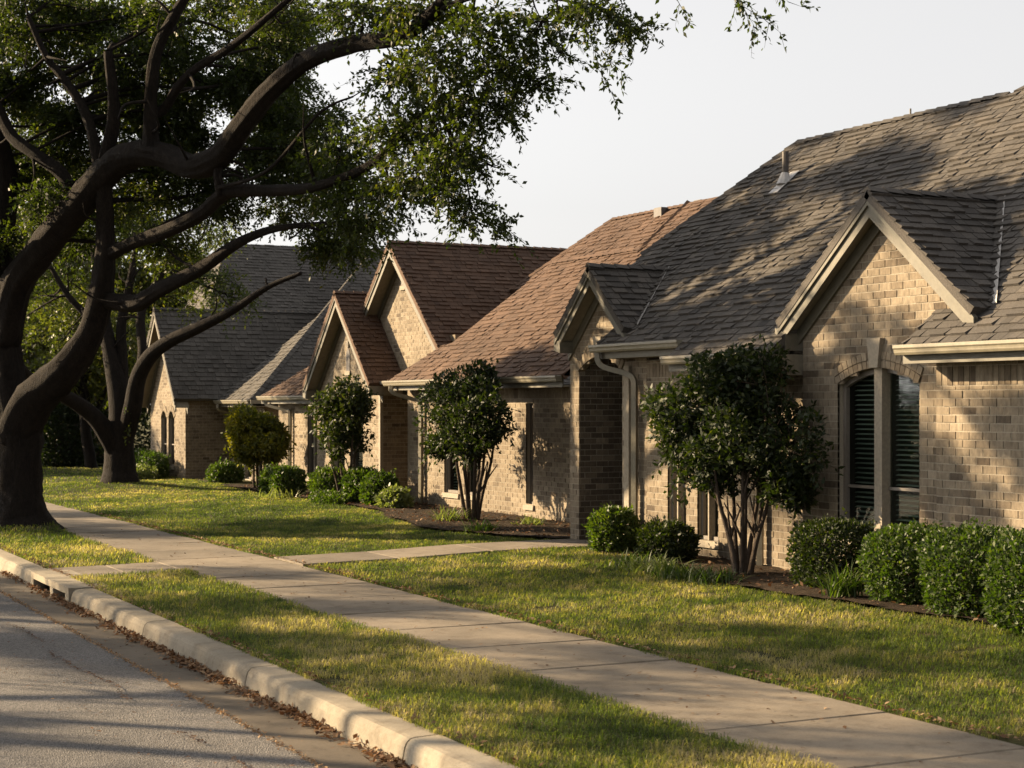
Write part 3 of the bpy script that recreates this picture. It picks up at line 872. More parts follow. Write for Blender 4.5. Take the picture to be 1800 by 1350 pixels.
# valley flashings
for (yf, zf, ya, za, e_) in ((12.03, 2.98, 13.56, 4.22, -1), (18.57, 3.06, 19.5, 3.91, -1)):
    p0, p1 = Vector((xv(zf) + .05, yf, zf + .06)), Vector((xv(za) + .09, ya, za + .06))
    m = MB(); m.bar(p0, p1, (0.06, 0.15, 0.0), (0, 0, .014)); m.build('valley_flashing', M['flash'], H.root)
H.eave(10.52, 5.0, 12.79, 2.66, 10.84)
H.eave(10.52, 15.0, 16.98, 2.66, 11.1)
H.eave(10.76, 16.99, 19.12, 2.86, 11.1)
m = MB(); m.box((10.56, 14.94, 2.42), (11.08, 15.2, 2.64)); m.build('cornice_return', M['soffit'], H.root)
H.downspout([(10.72, 19.0, 2.78), (10.72, 18.98, 2.66), (10.78, 18.92, 2.58), (10.97, 18.72, 2.5), (11.03, 18.62, 2.42), (11.03, 18.6, 2.2), (11.03, 18.6, 1.2), (11.03, 18.6, 0.28)])
H.downspout([(10.5, 16.0, 2.56), (10.5, 15.98, 2.44), (10.9, 15.9, 2.3), (11.03, 15.85, 2.2), (11.03, 15.85, 1.2), (11.03, 15.85, 0.28)])
m = MB(); m.prism([(11.05, 18.9, .2), (11.05, 18.78, .2), (11.05, 18.78, 2.6), (11.05, 18.9, 2.6)], (.06, 0, 0)); m.build('corner_trim', M['cream'], H.root)
# vent pipe on the roof
m = MB(); m.tube([(13.35, 18.6, zm(13.35) - .05), (13.35, 18.6, zm(13.35) + .42)], [.045, .045], 10, seg=1); vp = m.build('vent_pipe', M['pipe'], H.root)
m = MB(); m.prism([(13.15, 18.5, zm(13.15) + .03), (13.15, 18.7, zm(13.15) + .03), (13.5, 18.7, zm(13.5) + .035), (13.5, 18.5, zm(13.5) + .035)], (0, 0, .01)); m.tube([(13.33, 18.6, zm(13.33)), (13.345, 18.6, zm(13.35) + .14)], [.11, .05], 10, seg=1); m.build('flashing', M['flash'], vp)
m = MB(); m.tube([(14.2, 17.1, 5.74), (14.2, 17.1, 5.86)], [.012, .012], 6, seg=1); m.build('ridge_pipe', M['pipe'], H.root)
H.close()

# ================================================================== the middle house
H2 = House('middle brick house with russet shingle roof and two stacked steep gables', (12.0, 28.0, 0.2), M['shingle_red'], 300, 300, 0.12, 0.06, 0.08)
H2.small = []
H2.hidden = lambda u, v, d: (u > 1000) or (740 < u < 905 and v > 640) or (535 < u < 650 and v > 665) or v > 880
P2 = 0.84
z2 = lambda x: 2.54 + P2 * (x - 12.08)
w, Pf, n_, d_ = H2.wall((12.5, 29.25), (12.5, 22.7), [(0, .05), (6.55, .05), (6.55, 2.42), (0, 2.42)], [(1.55, 2.15, 0.55, 2.1, 0, .1), (2.4, 3.0, 0.55, 2.1, 0, .1), (4.75, 5.0, 0.5, 2.1, 0, .12)], soldier=(2.2, 2.42))
H2.window(Pf, n_, d_, 1.55, 2.15, .55, 2.1, 0, rec=.1, lights=1, rails=(1.3,), blinds=True)
H2.window(Pf, n_, d_, 2.4, 3.0, .55, 2.1, 0, rec=.1, lights=1, rails=(1.3,), blinds=True)
H2.window(Pf, n_, d_, 4.75, 5.0, .5, 2.1, 0, rec=.12, lights=1, blinds=False)
# small gable wall, towards the street, and its shaded side
w, Pf, n_, d_ = H2.wall((12.63, 34.6), (12.63, 31.1), [(0, .05), (3.5, .05), (3.5, 2.42), (1.85, 4.2), (0, 2.42)], [(0.95, 1.65, 0.5, 2.0, 0.18, .1), (1.95, 2.65, .5, 2.0, 0.18, .1)])
H2.small_parent = w
H2.window(Pf, n_, d_, 0.95, 1.65, .5, 2.0, .18, rec=.1, lights=1, rails=(1.2,))
H2.window(Pf, n_, d_, 1.95, 2.65, .5, 2.0, .18, rec=.1, lights=1, rails=(1.2,))
H2.arch(Pf, n_, d_, w, .95, 1.65, 2.0, .18, .15, True, 1)
H2.arch(Pf, n_, d_, w, 1.95, 2.65, 2.0, .18, .15, True, 1)
# small slot high in each gable
for (P_, nn_, c, z0, z1) in ((Pf, n_, 1.85, 2.8, 3.28),):
    m = MB(); m.prism([P_(c - .1, z0, .012), P_(c + .1, z0, .012), P_(c + .1, z1 - .1, .012), P_(c, z1, .012), P_(c - .1, z1 - .1, .012)], -nn_ * .05); gv = m.build('gable_vent', M['pipe'], H2.root)
    m = MB(); m.prism([P_(c - .14, z0 - .09, .03), P_(c + .14, z0 - .09, .03), P_(c + .14, z0 - .002, .03), P_(c - .14, z0 - .002, .03)], -nn_ * .07); m.build('vent_sill', M['cream'], gv); m = MB(); m.prism([P_(c - .06, z1 + .003, .03), P_(c + .06, z1 + .003, .03), P_(c + .07, z1 + .14, .03), P_(c - .07, z1 + .14, .03)], -nn_ * .07); m.build('vent_keystone', M['cream'], gv)
H2.wall((12.63, 31.1), (14.4, 31.1), [(0.01, .05), (1.77, .05), (1.77, 2.6), (0.01, 2.6)], dark=.15)  # side wall: shade deepened by a lower brick tone
m = MB(); m.box((14.4, 29.3, 0), (14.5, 31.1, 2.6)); m.build('porch_wall', M['brick'], H2.root)
m = MB(); m.box((12.55, 29.26, 2.5), (14.4, 31.08, 2.56)); m.build('porch_ceiling', M['soffit'], H2.root)
m = MB(); m.prism([(12.62, 31.09, .05), (12.62, 31.01, .05), (12.62, 31.01, 2.4), (12.62, 31.09, 2.4)], (.07, 0, 0)); m.build('corner_trim', M['cream'], H2.root)
# big gable wall above the roof
w, Pf, n_, d_ = H2.wall((13.1, 32.4), (13.1, 28.5), [(0, 2.3), (3.9, 2.3), (3.9, 3.0), (1.42, 5.15), (0, 3.85)])
m = MB(); m.prism([Pf(1.34, 4.45, .012), Pf(1.5, 4.45, .012), Pf(1.5, 4.78, .012), Pf(1.42, 4.86, .012), Pf(1.34, 4.78, .012)], -n_ * .05); gv = m.build('gable_vent', M['pipe'], H2.root)
m = MB(); m.prism([Pf(1.3, 4.36, .03), Pf(1.54, 4.36, .03), Pf(1.54, 4.445, .03), Pf(1.3, 4.445, .03)], -n_ * .07); m.build('vent_trim', M['cream'], gv)
w, Pf, n_, d_ = H2.wall((12.95, 38.0), (12.95, 34.6), [(0, .05), (3.4, .05), (3.4, 2.2), (0, 2.2)], [(1.9, 2.7, .5, 1.9, 0, .1)])
H2.window(Pf, n_, d_, 1.9, 2.7, .5, 1.9, 0, rec=.1, rails=(1.2,))
m = MB(); m.box((12.75, 22.7, 0), (24, 29.2, 2.2)); m.box((14.52, 29.2, 0), (24, 31.2, 2.2)); m.box((13.3, 31.25, 0), (24, 38.0, 2.1)); m.box((12.9, 31.25, 0), (13.3, 34.5, 2.2)); m.build('inner_core', M['dark'], H2.root)
m = MB(); m.box((12.52, 22.5, 0), (24, 22.7, 2.45)); m.build('end_wall', M['brick'], H2.root); m = MB(); m.box((12.97, 38.0, 0), (24, 38.15, 2.2)); m.build('end_wall', M['brick'], H2.root); m = MB(); m.box((24, 22.5, 0), (24.1, 38.0, 2.4)); m.build('end_wall', M['brick'], H2.root); m = MB(); m.box((13.13, 28.6, 2.2), (13.3, 32.3, 3.4)); m.build('end_wall', M['brick'], H2.root); m = MB(); m.box((12.52, 29.25, 0), (14.4, 29.4, 2.5)); m.build('end_wall', M['brick'], H2.root)
RO2 = (12.08, 22.0, z2(12.08))
H2.roof([(x, y, z2(x)) for x, y in ((12.08, 22.45), (12.08, 28.2), (12.9, 28.2), (14.65, 27.63), (14.65, 22.45))], RE, RO2)
H2.roof([(x, y, z2(x)) for x, y in ((14.65, 22.45), (14.65, 24.45), (15.65, 24.6), (15.65, 22.45))], RE, RO2)
H2.roof([(x, y, z2(x)) for x, y in ((12.08, 28.2), (12.08, 29.3), (12.81, 28.56), (12.9, 28.2))], RE, RO2)
zu = lambda x: 5.68 + P2 * (x - 16.5)                       # the wing behind
H2.roof([(14.9, 23.0, zu(14.9)), (14.9, 29.9, zu(14.9)), (16.5, 28.65, zu(16.5)), (16.5, 23.0, zu(16.5))], RE, (14.9, 23.0, zu(14.9)))
H2.hip_cap((14.65, 27.63, z2(14.65) + .01), (14.65, 24.45, z2(14.65) + .01))
H2.hip_cap((16.5, 28.65, zu(16.5) + .01), (16.5, 23.0, zu(16.5) + .01))
H2.hip_cap((14.9, 29.9, zu(14.9) + .01), (16.5, 28.65, zu(16.5) + .01))
H2.hip_cap((15.65, 24.6, z2(15.65) + .012), (14.6, 24.45, z2(14.6) + .012))
m = MB()
m.prism([(12.9, 28.2, z2(12.9)), (14.65, 27.63, z2(14.65)), (14.65, 28.6, 3.0), (12.9, 28.6, 2.6)], (0, .05, 0))
m.prism([(16.5, 23.0, zu(16.5)), (16.5, 28.65, zu(16.5)), (20.3, 28.65, 2.5), (20.3, 23.0, 2.5)], (0, 0, -.06))
m.prism([(14.9, 29.9, zu(14.9)), (16.5, 28.65, zu(16.5)), (18, 29.9, zu(14.9))], (0, 0, -.06))
m.prism([(14.65, 24.45, z2(14.65)), (15.65, 24.6, z2(15.65)), (17, 24.6, z2(14.65))], (0, 0, -.05))
m.prism([(12.08, 22.45, 2.54), (15.65, 22.45, z2(15.65)), (19.3, 22.45, 2.5)], (0, .05, 0))
m.build('rear_roof', M['shingle_red'], H2.root)
gable(H2, 12.81, 32.45, 3.98, 31.0, 5.29, 28.56, 3.10, 17.0, 18.2, 18.0)
H2.rakes(12.81, 13.1, 32.45, 3.98, 31.0, 5.29, 28.56, 3.10, .14)
H2.roof([(13.0, 34.6, 2.05), (17.0, 34.6, 2.05), (17.0, 32.45, 3.98), (13.0, 32.45, 3.98)])
gable(H2, 12.35, 34.67, 2.51, 32.76, 4.39, 30.85, 2.51, 15.5, 14.2, 13.09)
H2.rakes(12.35, 12.63, 34.67, 2.51, 32.76, 4.39, 30.85, 2.51, .14)
m = MB(); m.prism([(12.34, 34.7, 2.45), (12.34, 34.7, 2.27), (12.34, 34.5, 2.23), (12.34, 34.5, 2.41)], (.28, 0, 0)); m.build('cornice_return', M['trim'], H2.root)
m = MB(); m.prism([(12.34, 31.05, 2.43), (12.34, 31.05, 2.29), (12.34, 30.86, 2.29), (12.34, 30.86, 2.47)], (.7, 0, 0)); m.build('cornice_return', M['soffit'], H2.root)
H2.roof([(12.55, 34.5, 2.3), (12.55, 38.2, 2.3), (14.7, 36.0, 4.0), (14.7, 34.5, 4.0)])
H2.eave(12.08, 22.5, 29.3, 2.54, 12.5)
H2.eave(12.55, 34.7, 38.2, 2.3, 12.95)
H2.downspout([(12.02, 28.95, 2.45), (12.02, 28.92, 2.33), (12.35, 28.72, 2.2), (12.43, 28.6, 2.1), (12.43, 28.58, 1.2), (12.43, 28.58, .2)])
H2.downspout([(12.5, 37.6, 2.22), (12.5, 37.58, 2.1), (12.82, 37.2, 1.98), (12.88, 37.1, 1.9), (12.88, 37.1, 1.2), (12.88, 37.1, .1)])
for (x, y, w_, h_) in ((16.45, 26.7, .13, .07), (16.45, 25.4, .11, .07)):
    m = MB(); m.box((x - w_, y - w_, zu(x) - .1), (x + w_, y + w_, zu(x) + h_)); m.build('roof_vent', M['pipe'], H2.root)
H2.close()

# ================================================================== the far house
H3 = House('far brick house with steep grey shingle roof behind the second oak', (12.2, 42.0, 0.15), M['shingle_grey'], 0, 0, 0.15, 0, 0.08)
H3.small = []
w, Pf, n_, d_ = H3.wall((12.0, 46.0), (12.0, 42.6), [(0, .0), (3.4, .0), (3.4, 2.3), (1.7, 4.4), (0, 2.3)], [(1.05, 1.62, .5, 1.75, .2, .1), (1.78, 2.35, .5, 1.75, .2, .1)])
H3.small_parent = w
H3.window(Pf, n_, d_, 1.05, 1.62, .5, 1.75, .2, rec=.1, lights=1, rails=(1.05,))
H3.window(Pf, n_, d_, 1.78, 2.35, .5, 1.75, .2, rec=.1, lights=1, rails=(1.05,))
H3.arch(Pf, n_, d_, w, 1.05, 1.62, 1.75, .2, .15, False, 1)
H3.arch(Pf, n_, d_, w, 1.78, 2.35, 1.75, .2, .15, False, 1)
m = MB(); m.prism([Pf(1.63, 3.2, .01), Pf(1.77, 3.2, .01), Pf(1.77, 3.6, .01), Pf(1.63, 3.6, .01)], -n_ * .05); m.build('gable_vent', M['pipe'], H3.root)
H3.wall((12.0, 42.6), (13.2, 42.6), [(.01, .0), (1.2, .0), (1.2, 2.3), (.01, 2.3)], dark=.15)  # shade of this side put into the brick tone
w, Pf, n_, d_ = H3.wall((13.2, 42.6), (13.2, 39.9), [(0, .0), (2.7, .0), (2.7, 2.2), (0, 2.2)], [(.5, 1.7, .25, 2.0, 0, .1)])
H3.window(Pf, n_, d_, .5, 1.7, .25, 2.0, 0, rec=.1, rails=(1.1,))
H3.wall((13.2, 39.9), (19, 39.9), [(.01, .0), (5.8, .0), (5.8, 2.2), (.01, 2.2)], dark=.1)  # brick tone also lowered here, for the side turned from the sun
m = MB(); m.box((13.45, 40.1, 0), (26, 46.0, 2.2)); m.box((12.15, 42.75, 0), (13.45, 45.9, 2.2)); m.build('inner_core', M['dark'], H3.root)
m = MB(); m.box((12.02, 46.0, 0), (26, 46.1, 2.3)); m.build('end_wall', M['brick'], H3.root)
gable(H3, 11.65, 46.3, 2.25, 44.3, 4.62, 42.3, 2.25, 18.5, 19.5, 18.5)
H3.rakes(11.65, 12.0, 46.3, 2.25, 44.3, 4.62, 42.3, 2.25, .15)
ex, ey, ez, p3 = 12.75, 39.5, 2.22, 0.80
H3.roof([(ex, ey, ez), (25, ey, ez), (25, ey + 5.4, ez + 5.4 * p3), (ex + 5.4, ey + 5.4, ez + 5.4 * p3)])
H3.roof([(ex, ey, ez), (ex, 42.4, ez), (ex + 2.9, 42.4, ez + 2.9 * p3)])
H3.hip_cap((ex, ey, ez + .015), (ex + 5.4, ey + 5.4, ez + 5.4 * p3 + .015), .2)
# taller roof behind
H3.roof([(12.6, 43.4, 3.5), (27, 43.4, 3.5), (20.5, 47.6, 6.75), (14.6, 47.6, 6.75)])
H3.roof([(12.6, 47.6, 3.6), (12.6, 43.4, 3.5), (14.6, 47.6, 6.75)])
H3.eave(12.75, 39.5, 42.3, 2.22, 13.2)
m = MB(); m.box((12.7, 39.4, 2.13), (19, 39.52, 2.225)); m.build('gutter', M['gutter'], H3.root)
m = MB(); m.box((12.8, 39.53, 2.05), (19, 39.9, 2.08)); m.build('soffit', M['soffit'], H3.root)
H3.downspout([(12.72, 40.0, 2.15), (12.72, 40.0, 2.0), (13.05, 40.0, 1.9), (13.12, 40.0, 1.8), (13.12, 40.0, 1.0), (13.12, 40.0, .1)])
H3.downspout([(12.72, 42.1, 2.15), (12.72, 42.1, 2.0), (13.05, 42.1, 1.9), (13.12, 42.1, 1.8), (13.12, 42.1, 1.0), (13.12, 42.1, .1)])
H3.close()

# ------------------------------------------------------------------ foliage
def leaf_arrays(pos, axis, nrm, length, width, tone):
    """one four-cornered leaf per row: stalk, left, tip, right"""
    side = np.cross(axis, nrm)
    side /= np.linalg.norm(side, axis=1, keepdims=True) + 1e-9
    up = np.cross(side, axis)
    L, Wd = length[:, None], width[:, None]
    a = pos; t = pos + axis * L
    b = pos + axis * L * 0.45 + side * Wd * 0.5 + up * Wd * 0.12
    c = pos + axis * L * 0.45 - side * Wd * 0.5 + up * Wd * 0.12
    V = np.stack([a, b, t, c], 1).reshape(-1, 3)
    F = np.arange(len(pos) * 4).reshape(-1, 4)
    return V, F, tone
def unit(v):
    return v / (np.linalg.norm(v, axis=-1, keepdims=True) + 1e-9)
def leaves_mesh(name, parts, mat, parent, kind=None):
    V = np.concatenate([p[0] for p in parts]); T = np.concatenate([p[2] for p in parts])
    F = np.concatenate([p[1] + o for p, o in zip(parts, np.cumsum([0] + [len(p[0]) for p in parts[:-1]]))])
    return finish(bpy.data.objects.new(name, np_mesh(name, V, F, T, mat)), parent, kind)
def twig_leaves(base, dirs, length, n, ll, lw, droop=0.35, tone=0.5, spread=0.25):
    """leafy twigs: base (N,3), dirs (N,3), length (N,); n leaves on each. Returns leaf arrays and twig polylines"""
    N = len(base)
    k = (np.arange(n) + 0.6) / n
    d = dirs[:, None, :] * np.ones((1, n, 1))
    pts = base[:, None, :] + d * (k[None, :, None] * length[:, None, None])
    pts[:, :, 2] -= droop * (k[None, :] ** 2) * length[:, None]
    pos = pts.reshape(-1, 3) + RNG.normal(0, 0.012, (N * n, 3))
    ax = unit(d.reshape(-1, 3) * 0.6 + RNG.normal(0, 0.62, (N * n, 3)) + np.array([0, 0, -0.22]))
    nr = unit(RNG.normal(0, 0.75, (N * n, 3)) + np.array([0, 0, 0.6]))
    tn = np.clip(np.repeat(tone if np.ndim(tone) else np.full(N, tone), n) + RNG.normal(0, spread * .65, N * n), 0, 1)
    sc = RNG.uniform(0.65, 1.2, N * n)
    tip = base + dirs * length[:, None]; tip[:, 2] -= droop * length
    mid = base + dirs * length[:, None] * 0.5; mid[:, 2] -= droop * 0.25 * length
    return leaf_arrays(pos, ax, nr, ll * sc, lw * sc, tn), np.stack([base, mid, tip], 1)
def twig_mesh(name, lines, r0, mat, parent, kind=None):
    """three-sided tapered sticks along (N,3,3) polylines"""
    N = len(lines); d = unit(lines[:, 2] - lines[:, 0])
    ref = np.where(np.abs(d[:, 2:3]) > 0.8, np.array([[1., 0, 0]]), np.array([[0, 0, 1.]]))
    a = unit(np.cross(d, ref)); b = np.cross(d, a)
    rings = []
    for i, rr in enumerate((1.0, 0.7, 0.3)):
        for q in range(3):
            an = 2 * math.pi * q / 3
            rings.append(lines[:, i] + (a * math.cos(an) + b * math.sin(an)) * r0 * rr)
    V = np.stack(rings, 1).reshape(-1, 3)
    f = [(i * 3 + q, i * 3 + (q + 1) % 3, (i + 1) * 3 + (q + 1) % 3, (i + 1) * 3 + q) for i in range(2) for q in range(3)]
    F = (np.array(f)[None] + (np.arange(N) * 9)[:, None, None]).reshape(-1, 4)
    return finish(bpy.data.objects.new(name, np_mesh(name, V, F, np.full(len(F), .5), mat)), parent, kind)
def blob_twigs(blobs, per, leaves, ll, lw, tw=(0.25, 0.5), droop=0.35, yellow=0.0, tone=0.45):
    """fill leaf masses (x, y, z, horizontal radius, vertical radius)"""
    B = np.array(blobs); parts, lines = [], []
    base, dirs, ton = [], [], []
    for (x, y, z, r, rz) in B:
        n = max(6, int(per * (r / 0.42) ** 2))
        u = unit(RNG.normal(0, 1, (n, 3))); rad = RNG.random((n, 1)) ** 0.5
        o = u * rad * np.array([r, r, rz * 1.05])
        base.append(np.array([x, y, z]) + o * 0.85)
        dirs.append(unit(u * np.array([1, 1, 0.5]) * 0.8 + RNG.normal(0, 0.5, (n, 3)) + np.array([0, 0, -0.1])))
        ton.append(np.full(n, tone + RNG.normal(0, 0.1) + yellow) + RNG.normal(0, .08, n))
    base, dirs, ton = np.concatenate(base), np.concatenate(dirs), np.concatenate(ton)
    return twig_leaves(base, dirs, RNG.uniform(tw[0], tw[1], len(base)), leaves, ll, lw, droop, ton)

def tree(name, label, cat, loc, limbs, blobs, per, leaves, ll, lw, group=None, mat='oak_leaf', sub=5, extra=None, tone=0.45, sides=11, rough=0.12, tw=(0.25, 0.5), reach=2.3):
    t = thing(name, label, cat, loc, group)
    samples = []
    for i, lb in enumerate(limbs):
        m = MB(); Q = m.tube([p[:3] for p in lb], [p[3] * (.93 if i else 1) for p in lb], sides if lb[0][3] > .06 else 7, rough=rough, seg=7)
        m.build('trunk' if i == 0 else 'branch', M['bark'], t, shade=True)
        rr = np.interp(np.linspace(0, 1, len(Q)), np.linspace(0, 1, len(lb)), [p[3] for p in lb])
        samples += [(q.x, q.y, q.z, r) for q, r in zip(Q, rr)]
    S = np.array(samples)
    # small limbs reach from the nearest bough into every leaf mass and split there
    m = MB(); sub_lines = []
    for (x, y, z, r, rz) in blobs:
        c = np.array([x, y, z])
        dd = np.linalg.norm((S[:, :3] - c) * np.array([1, 1, 1.0]), axis=1) + 0.3 * np.maximum(0, S[:, 2] - z)
        k = int(np.argmin(dd))
        if dd[k] > reach:
            continue
        a = S[k, :3]; mid = (a + c) / 2 + RNG.normal(0, 0.08 * dd[k], 3) + np.array([0, 0, .06 * dd[k]])
        r0 = min(S[k, 3] * 0.6, 0.012 + 0.014 * dd[k])
        m.tube([a, mid, c], [r0, r0 * .7, r0 * .4], 5, seg=3, cap=False)
        for _ in range(sub):
            u = unit(RNG.normal(0, 1, 3)) * np.array([r, r, rz]) * .95
            sub_lines.append([c - (c - mid) * .2 * RNG.random(), c + u * .5 + RNG.normal(0, .03, 3), c + u])
    # stubs and side shoots along the boughs
    for lb in limbs:
        if lb[0][3] < .06 or lb[0][3] > .5 and len(lb) < 3:
            continue
        for _ in range(4):
            k = int(RNG.integers(1, len(lb))); a = np.array(lb[k][:3]); r0 = lb[k][3]
            if a[2] < 2.6: continue
            d = unit(RNG.normal(0, 1, 3) + np.array([0, 0, .5])); L = RNG.uniform(.35, 1.1)
            p1 = a + d * L * .5 + RNG.normal(0, .07, 3); p2 = p1 + unit(d + RNG.normal(0, .5, 3)) * L * .5
            m.tube([a, p1, p2], [min(r0 * .45, .03), min(r0 * .3, .018), .005], 5, seg=3, cap=False, rough=.2)
    if m.v:
        m.build('small_branches', M['bark'], t, 'stuff', shade=True)
    la, tl = blob_twigs(blobs, per, leaves, ll, lw, tone=tone, tw=tw)
    parts = [la]
    if extra:
        parts += extra[0]; tl = np.concatenate([tl] + extra[1])
    leaves_mesh('crown', parts, M[mat], t, 'stuff')
    if sub_lines:
        twig_mesh('twigs', np.concatenate([np.array(sub_lines)]), 0.011, M['bark'], t, 'stuff')
    twig_mesh('twigs', tl, 0.004, M['bark'], t, 'stuff')
    return t
def spray(chains, per_m=17, n=8, ll=0.07, lw=0.032, tl=(0.1, 0.22)):
    """leafy hanging twigs along given lines"""
    parts, lines = [], []
    for ch in chains:
        P = np.array(ch, float)
        for a, b in zip(P, P[1:]):
            L = np.linalg.norm(b - a); k = max(2, int(per_m * L))
            t = RNG.random((k, 1)); base = a + (b - a) * t
            d = unit((b - a) / L * 0.7 + RNG.normal(0, 0.6, (k, 3)) + np.array([0, 0, -.25]))
            la, tw_ = twig_leaves(base, d, RNG.uniform(tl[0], tl[1], k), n, ll, lw, 0.2, 0.35)
            parts.append(la); lines.append(tw_)
            lines.append(np.array([[a, (a + b) / 2, b]]))
    return parts, lines

TRUNK = [(5.0, 26.9, 0.15, 0.657), (4.99, 26.91, 0.41, 0.438), (4.98, 26.91, 0.71, 0.359), (4.97, 26.92, 1.33, 0.333), (4.94, 26.93, 1.85, 0.342), (4.8, 27.0, 2.56, 0.263), (4.77, 27.13, 3.44, 0.211), (4.77, 27.24, 4.59, 0.194), (4.84, 27.32, 5.66, 0.168), (4.6, 27.44, 6.64, 0.133)]
L1 = [(4.91, 26.95, 1.59, 0.333), (5.12, 26.51, 2.2, 0.312), (5.42, 25.91, 2.59, 0.273), (5.66, 25.46, 3.04, 0.219), (5.78, 25.17, 3.54, 0.192), (5.82, 24.93, 4.11, 0.166), (5.81, 24.82, 4.76, 0.132), (5.75, 24.63, 5.48, 0.115), (5.82, 24.37, 6.26, 0.089), (5.7, 24.21, 7.12, 0.065)]
L2 = [(4.77, 27.02, 3.08, 0.263), (4.88, 26.63, 3.94, 0.26), (5.15, 26.05, 4.46, 0.247), (5.46, 25.33, 4.96, 0.234), (5.79, 24.61, 5.48, 0.221), (6.01, 24.16, 5.66, 0.211), (6.3, 23.68, 5.62, 0.192), (6.58, 23.1, 5.4, 0.181), (6.78, 22.43, 5.46, 0.177), (6.94, 21.8, 5.84, 0.158), (7.08, 21.05, 6.18, 0.139), (7.31, 20.38, 6.45, 0.122), (7.64, 19.66, 6.54, 0.112), (7.91, 18.85, 6.5, 0.095), (8.11, 18.31, 6.7, 0.08), (8.26, 17.67, 7.05, 0.059), (8.5, 16.99, 7.31, 0.038)]
L3 = [(5.84, 24.92, 4.27, 0.116), (6.11, 24.33, 4.44, 0.106), (6.41, 23.63, 4.56, 0.104), (6.7, 22.92, 4.75, 0.102), (6.89, 22.38, 4.98, 0.092), (7.28, 21.63, 4.94, 0.083), (7.58, 20.81, 4.92, 0.073), (7.98, 19.94, 5.11, 0.061), (8.23, 19.25, 5.51, 0.045), (8.45, 18.58, 5.82, 0.031), (8.65, 18.04, 5.98, 0.02)]
L4 = [(5.82, 25.15, 3.66, 0.142), (6.16, 24.53, 3.57, 0.132), (6.38, 23.98, 3.74, 0.113), (6.77, 23.34, 4.0, 0.096), (7.08, 22.74, 4.29, 0.078), (7.4, 22.24, 4.47, 0.054), (7.75, 21.62, 4.51, 0.034), (8.15, 20.97, 4.5, 0.019)]
L5 = [(6.2, 23.73, 5.64, 0.136), (6.19, 23.74, 5.92, 0.112), (6.16, 23.64, 6.35, 0.1), (6.18, 23.41, 6.99, 0.087), (6.34, 23.1, 7.44, 0.078), (6.53, 22.79, 7.86, 0.062)]
L6 = [(6.23, 23.72, 6.2, 0.072), (6.37, 23.65, 6.28, 0.068), (6.56, 23.1, 6.68, 0.063), (6.94, 22.36, 6.96, 0.054), (7.28, 21.63, 7.3, 0.041), (7.55, 21.05, 7.59, 0.03)]
L7 = [(5.71, 24.76, 5.41, 0.099), (5.64, 24.91, 6.03, 0.083), (5.52, 25.08, 6.47, 0.075), (5.3, 25.3, 6.89, 0.067), (5.1, 25.51, 7.22, 0.054), (4.88, 25.73, 7.83, 0.038)]
L8 = [(5.48, 25.43, 5.06, 0.109), (5.36, 25.61, 5.51, 0.101), (4.99, 26.02, 5.88, 0.093), (4.74, 26.36, 6.17, 0.094), (4.59, 26.66, 6.65, 0.086)]
L9 = [(6.8, 22.43, 4.93, 0.062), (6.77, 22.44, 5.2, 0.065), (6.79, 22.43, 5.43, 0.077)]
L10 = [(6.75, 22.34, 5.03, 0.031), (7.15, 21.47, 5.18, 0.026), (7.54, 20.6, 5.82, 0.022), (7.75, 19.94, 5.95, 0.014)]
L11 = [(8.26, 17.67, 7.05, .05), (8.69, 16.68, 7.31, .04), (9.12, 15.79, 7.09, .03), (9.39, 14.87, 6.72, .022), (9.57, 14.11, 6.34, .014), (9.74, 13.58, 6.24, .008)]
L12 = [(8.11, 18.31, 6.7, .04), (8.34, 17.41, 6.74, .028), (8.64, 16.59, 6.57, .018), (9.0, 16.07, 6.41, .008)]
EDGE = [(8.32, 21.0, 4.48, 0.34, 0.19), (8.89, 23.33, 4.56, 0.5, 0.25), (8.08, 19.44, 4.74, 0.35, 0.17), (8.16, 18.84, 4.85, 0.38, 0.22), (8.29, 18.22, 4.58, 0.28, 0.16), (8.53, 18.1, 4.35, 0.2, 0.13), (8.78, 17.97, 4.15, 0.17, 0.09), (8.35, 18.19, 5.05, 0.4, 0.21), (8.69, 18.01, 4.91, 0.15, 0.09), (8.14, 19.41, 5.47, 0.46, 0.28), (8.43, 18.7, 5.53, 0.41, 0.25), (8.59, 18.07, 5.65, 0.37, 0.27), (8.9, 17.91, 5.54, 0.17, 0.09), (8.72, 17.44, 5.95, 0.36, 0.26), (9.01, 17.3, 5.75, 0.17, 0.1), (8.49, 17.56, 6.34, 0.46, 0.29), (8.81, 16.84, 6.36, 0.32, 0.25), (9.0, 16.74, 6.01, 0.09, 0.18), (8.11, 18.31, 6.11, 0.43, 0.3), (8.08, 19.44, 6.1, 0.35, 0.24), (9.1, 16.13, 6.4, 0.34, 0.12), (9.43, 15.97, 6.18, 0.2, 0.07), (8.11, 18.64, 6.78, 0.47, 0.24), (8.0, 20.6, 4.75, 0.44, 0.26), (7.87, 20.66, 5.41, 0.4, 0.26), (7.76, 19.6, 6.94, 0.49, 0.21)]
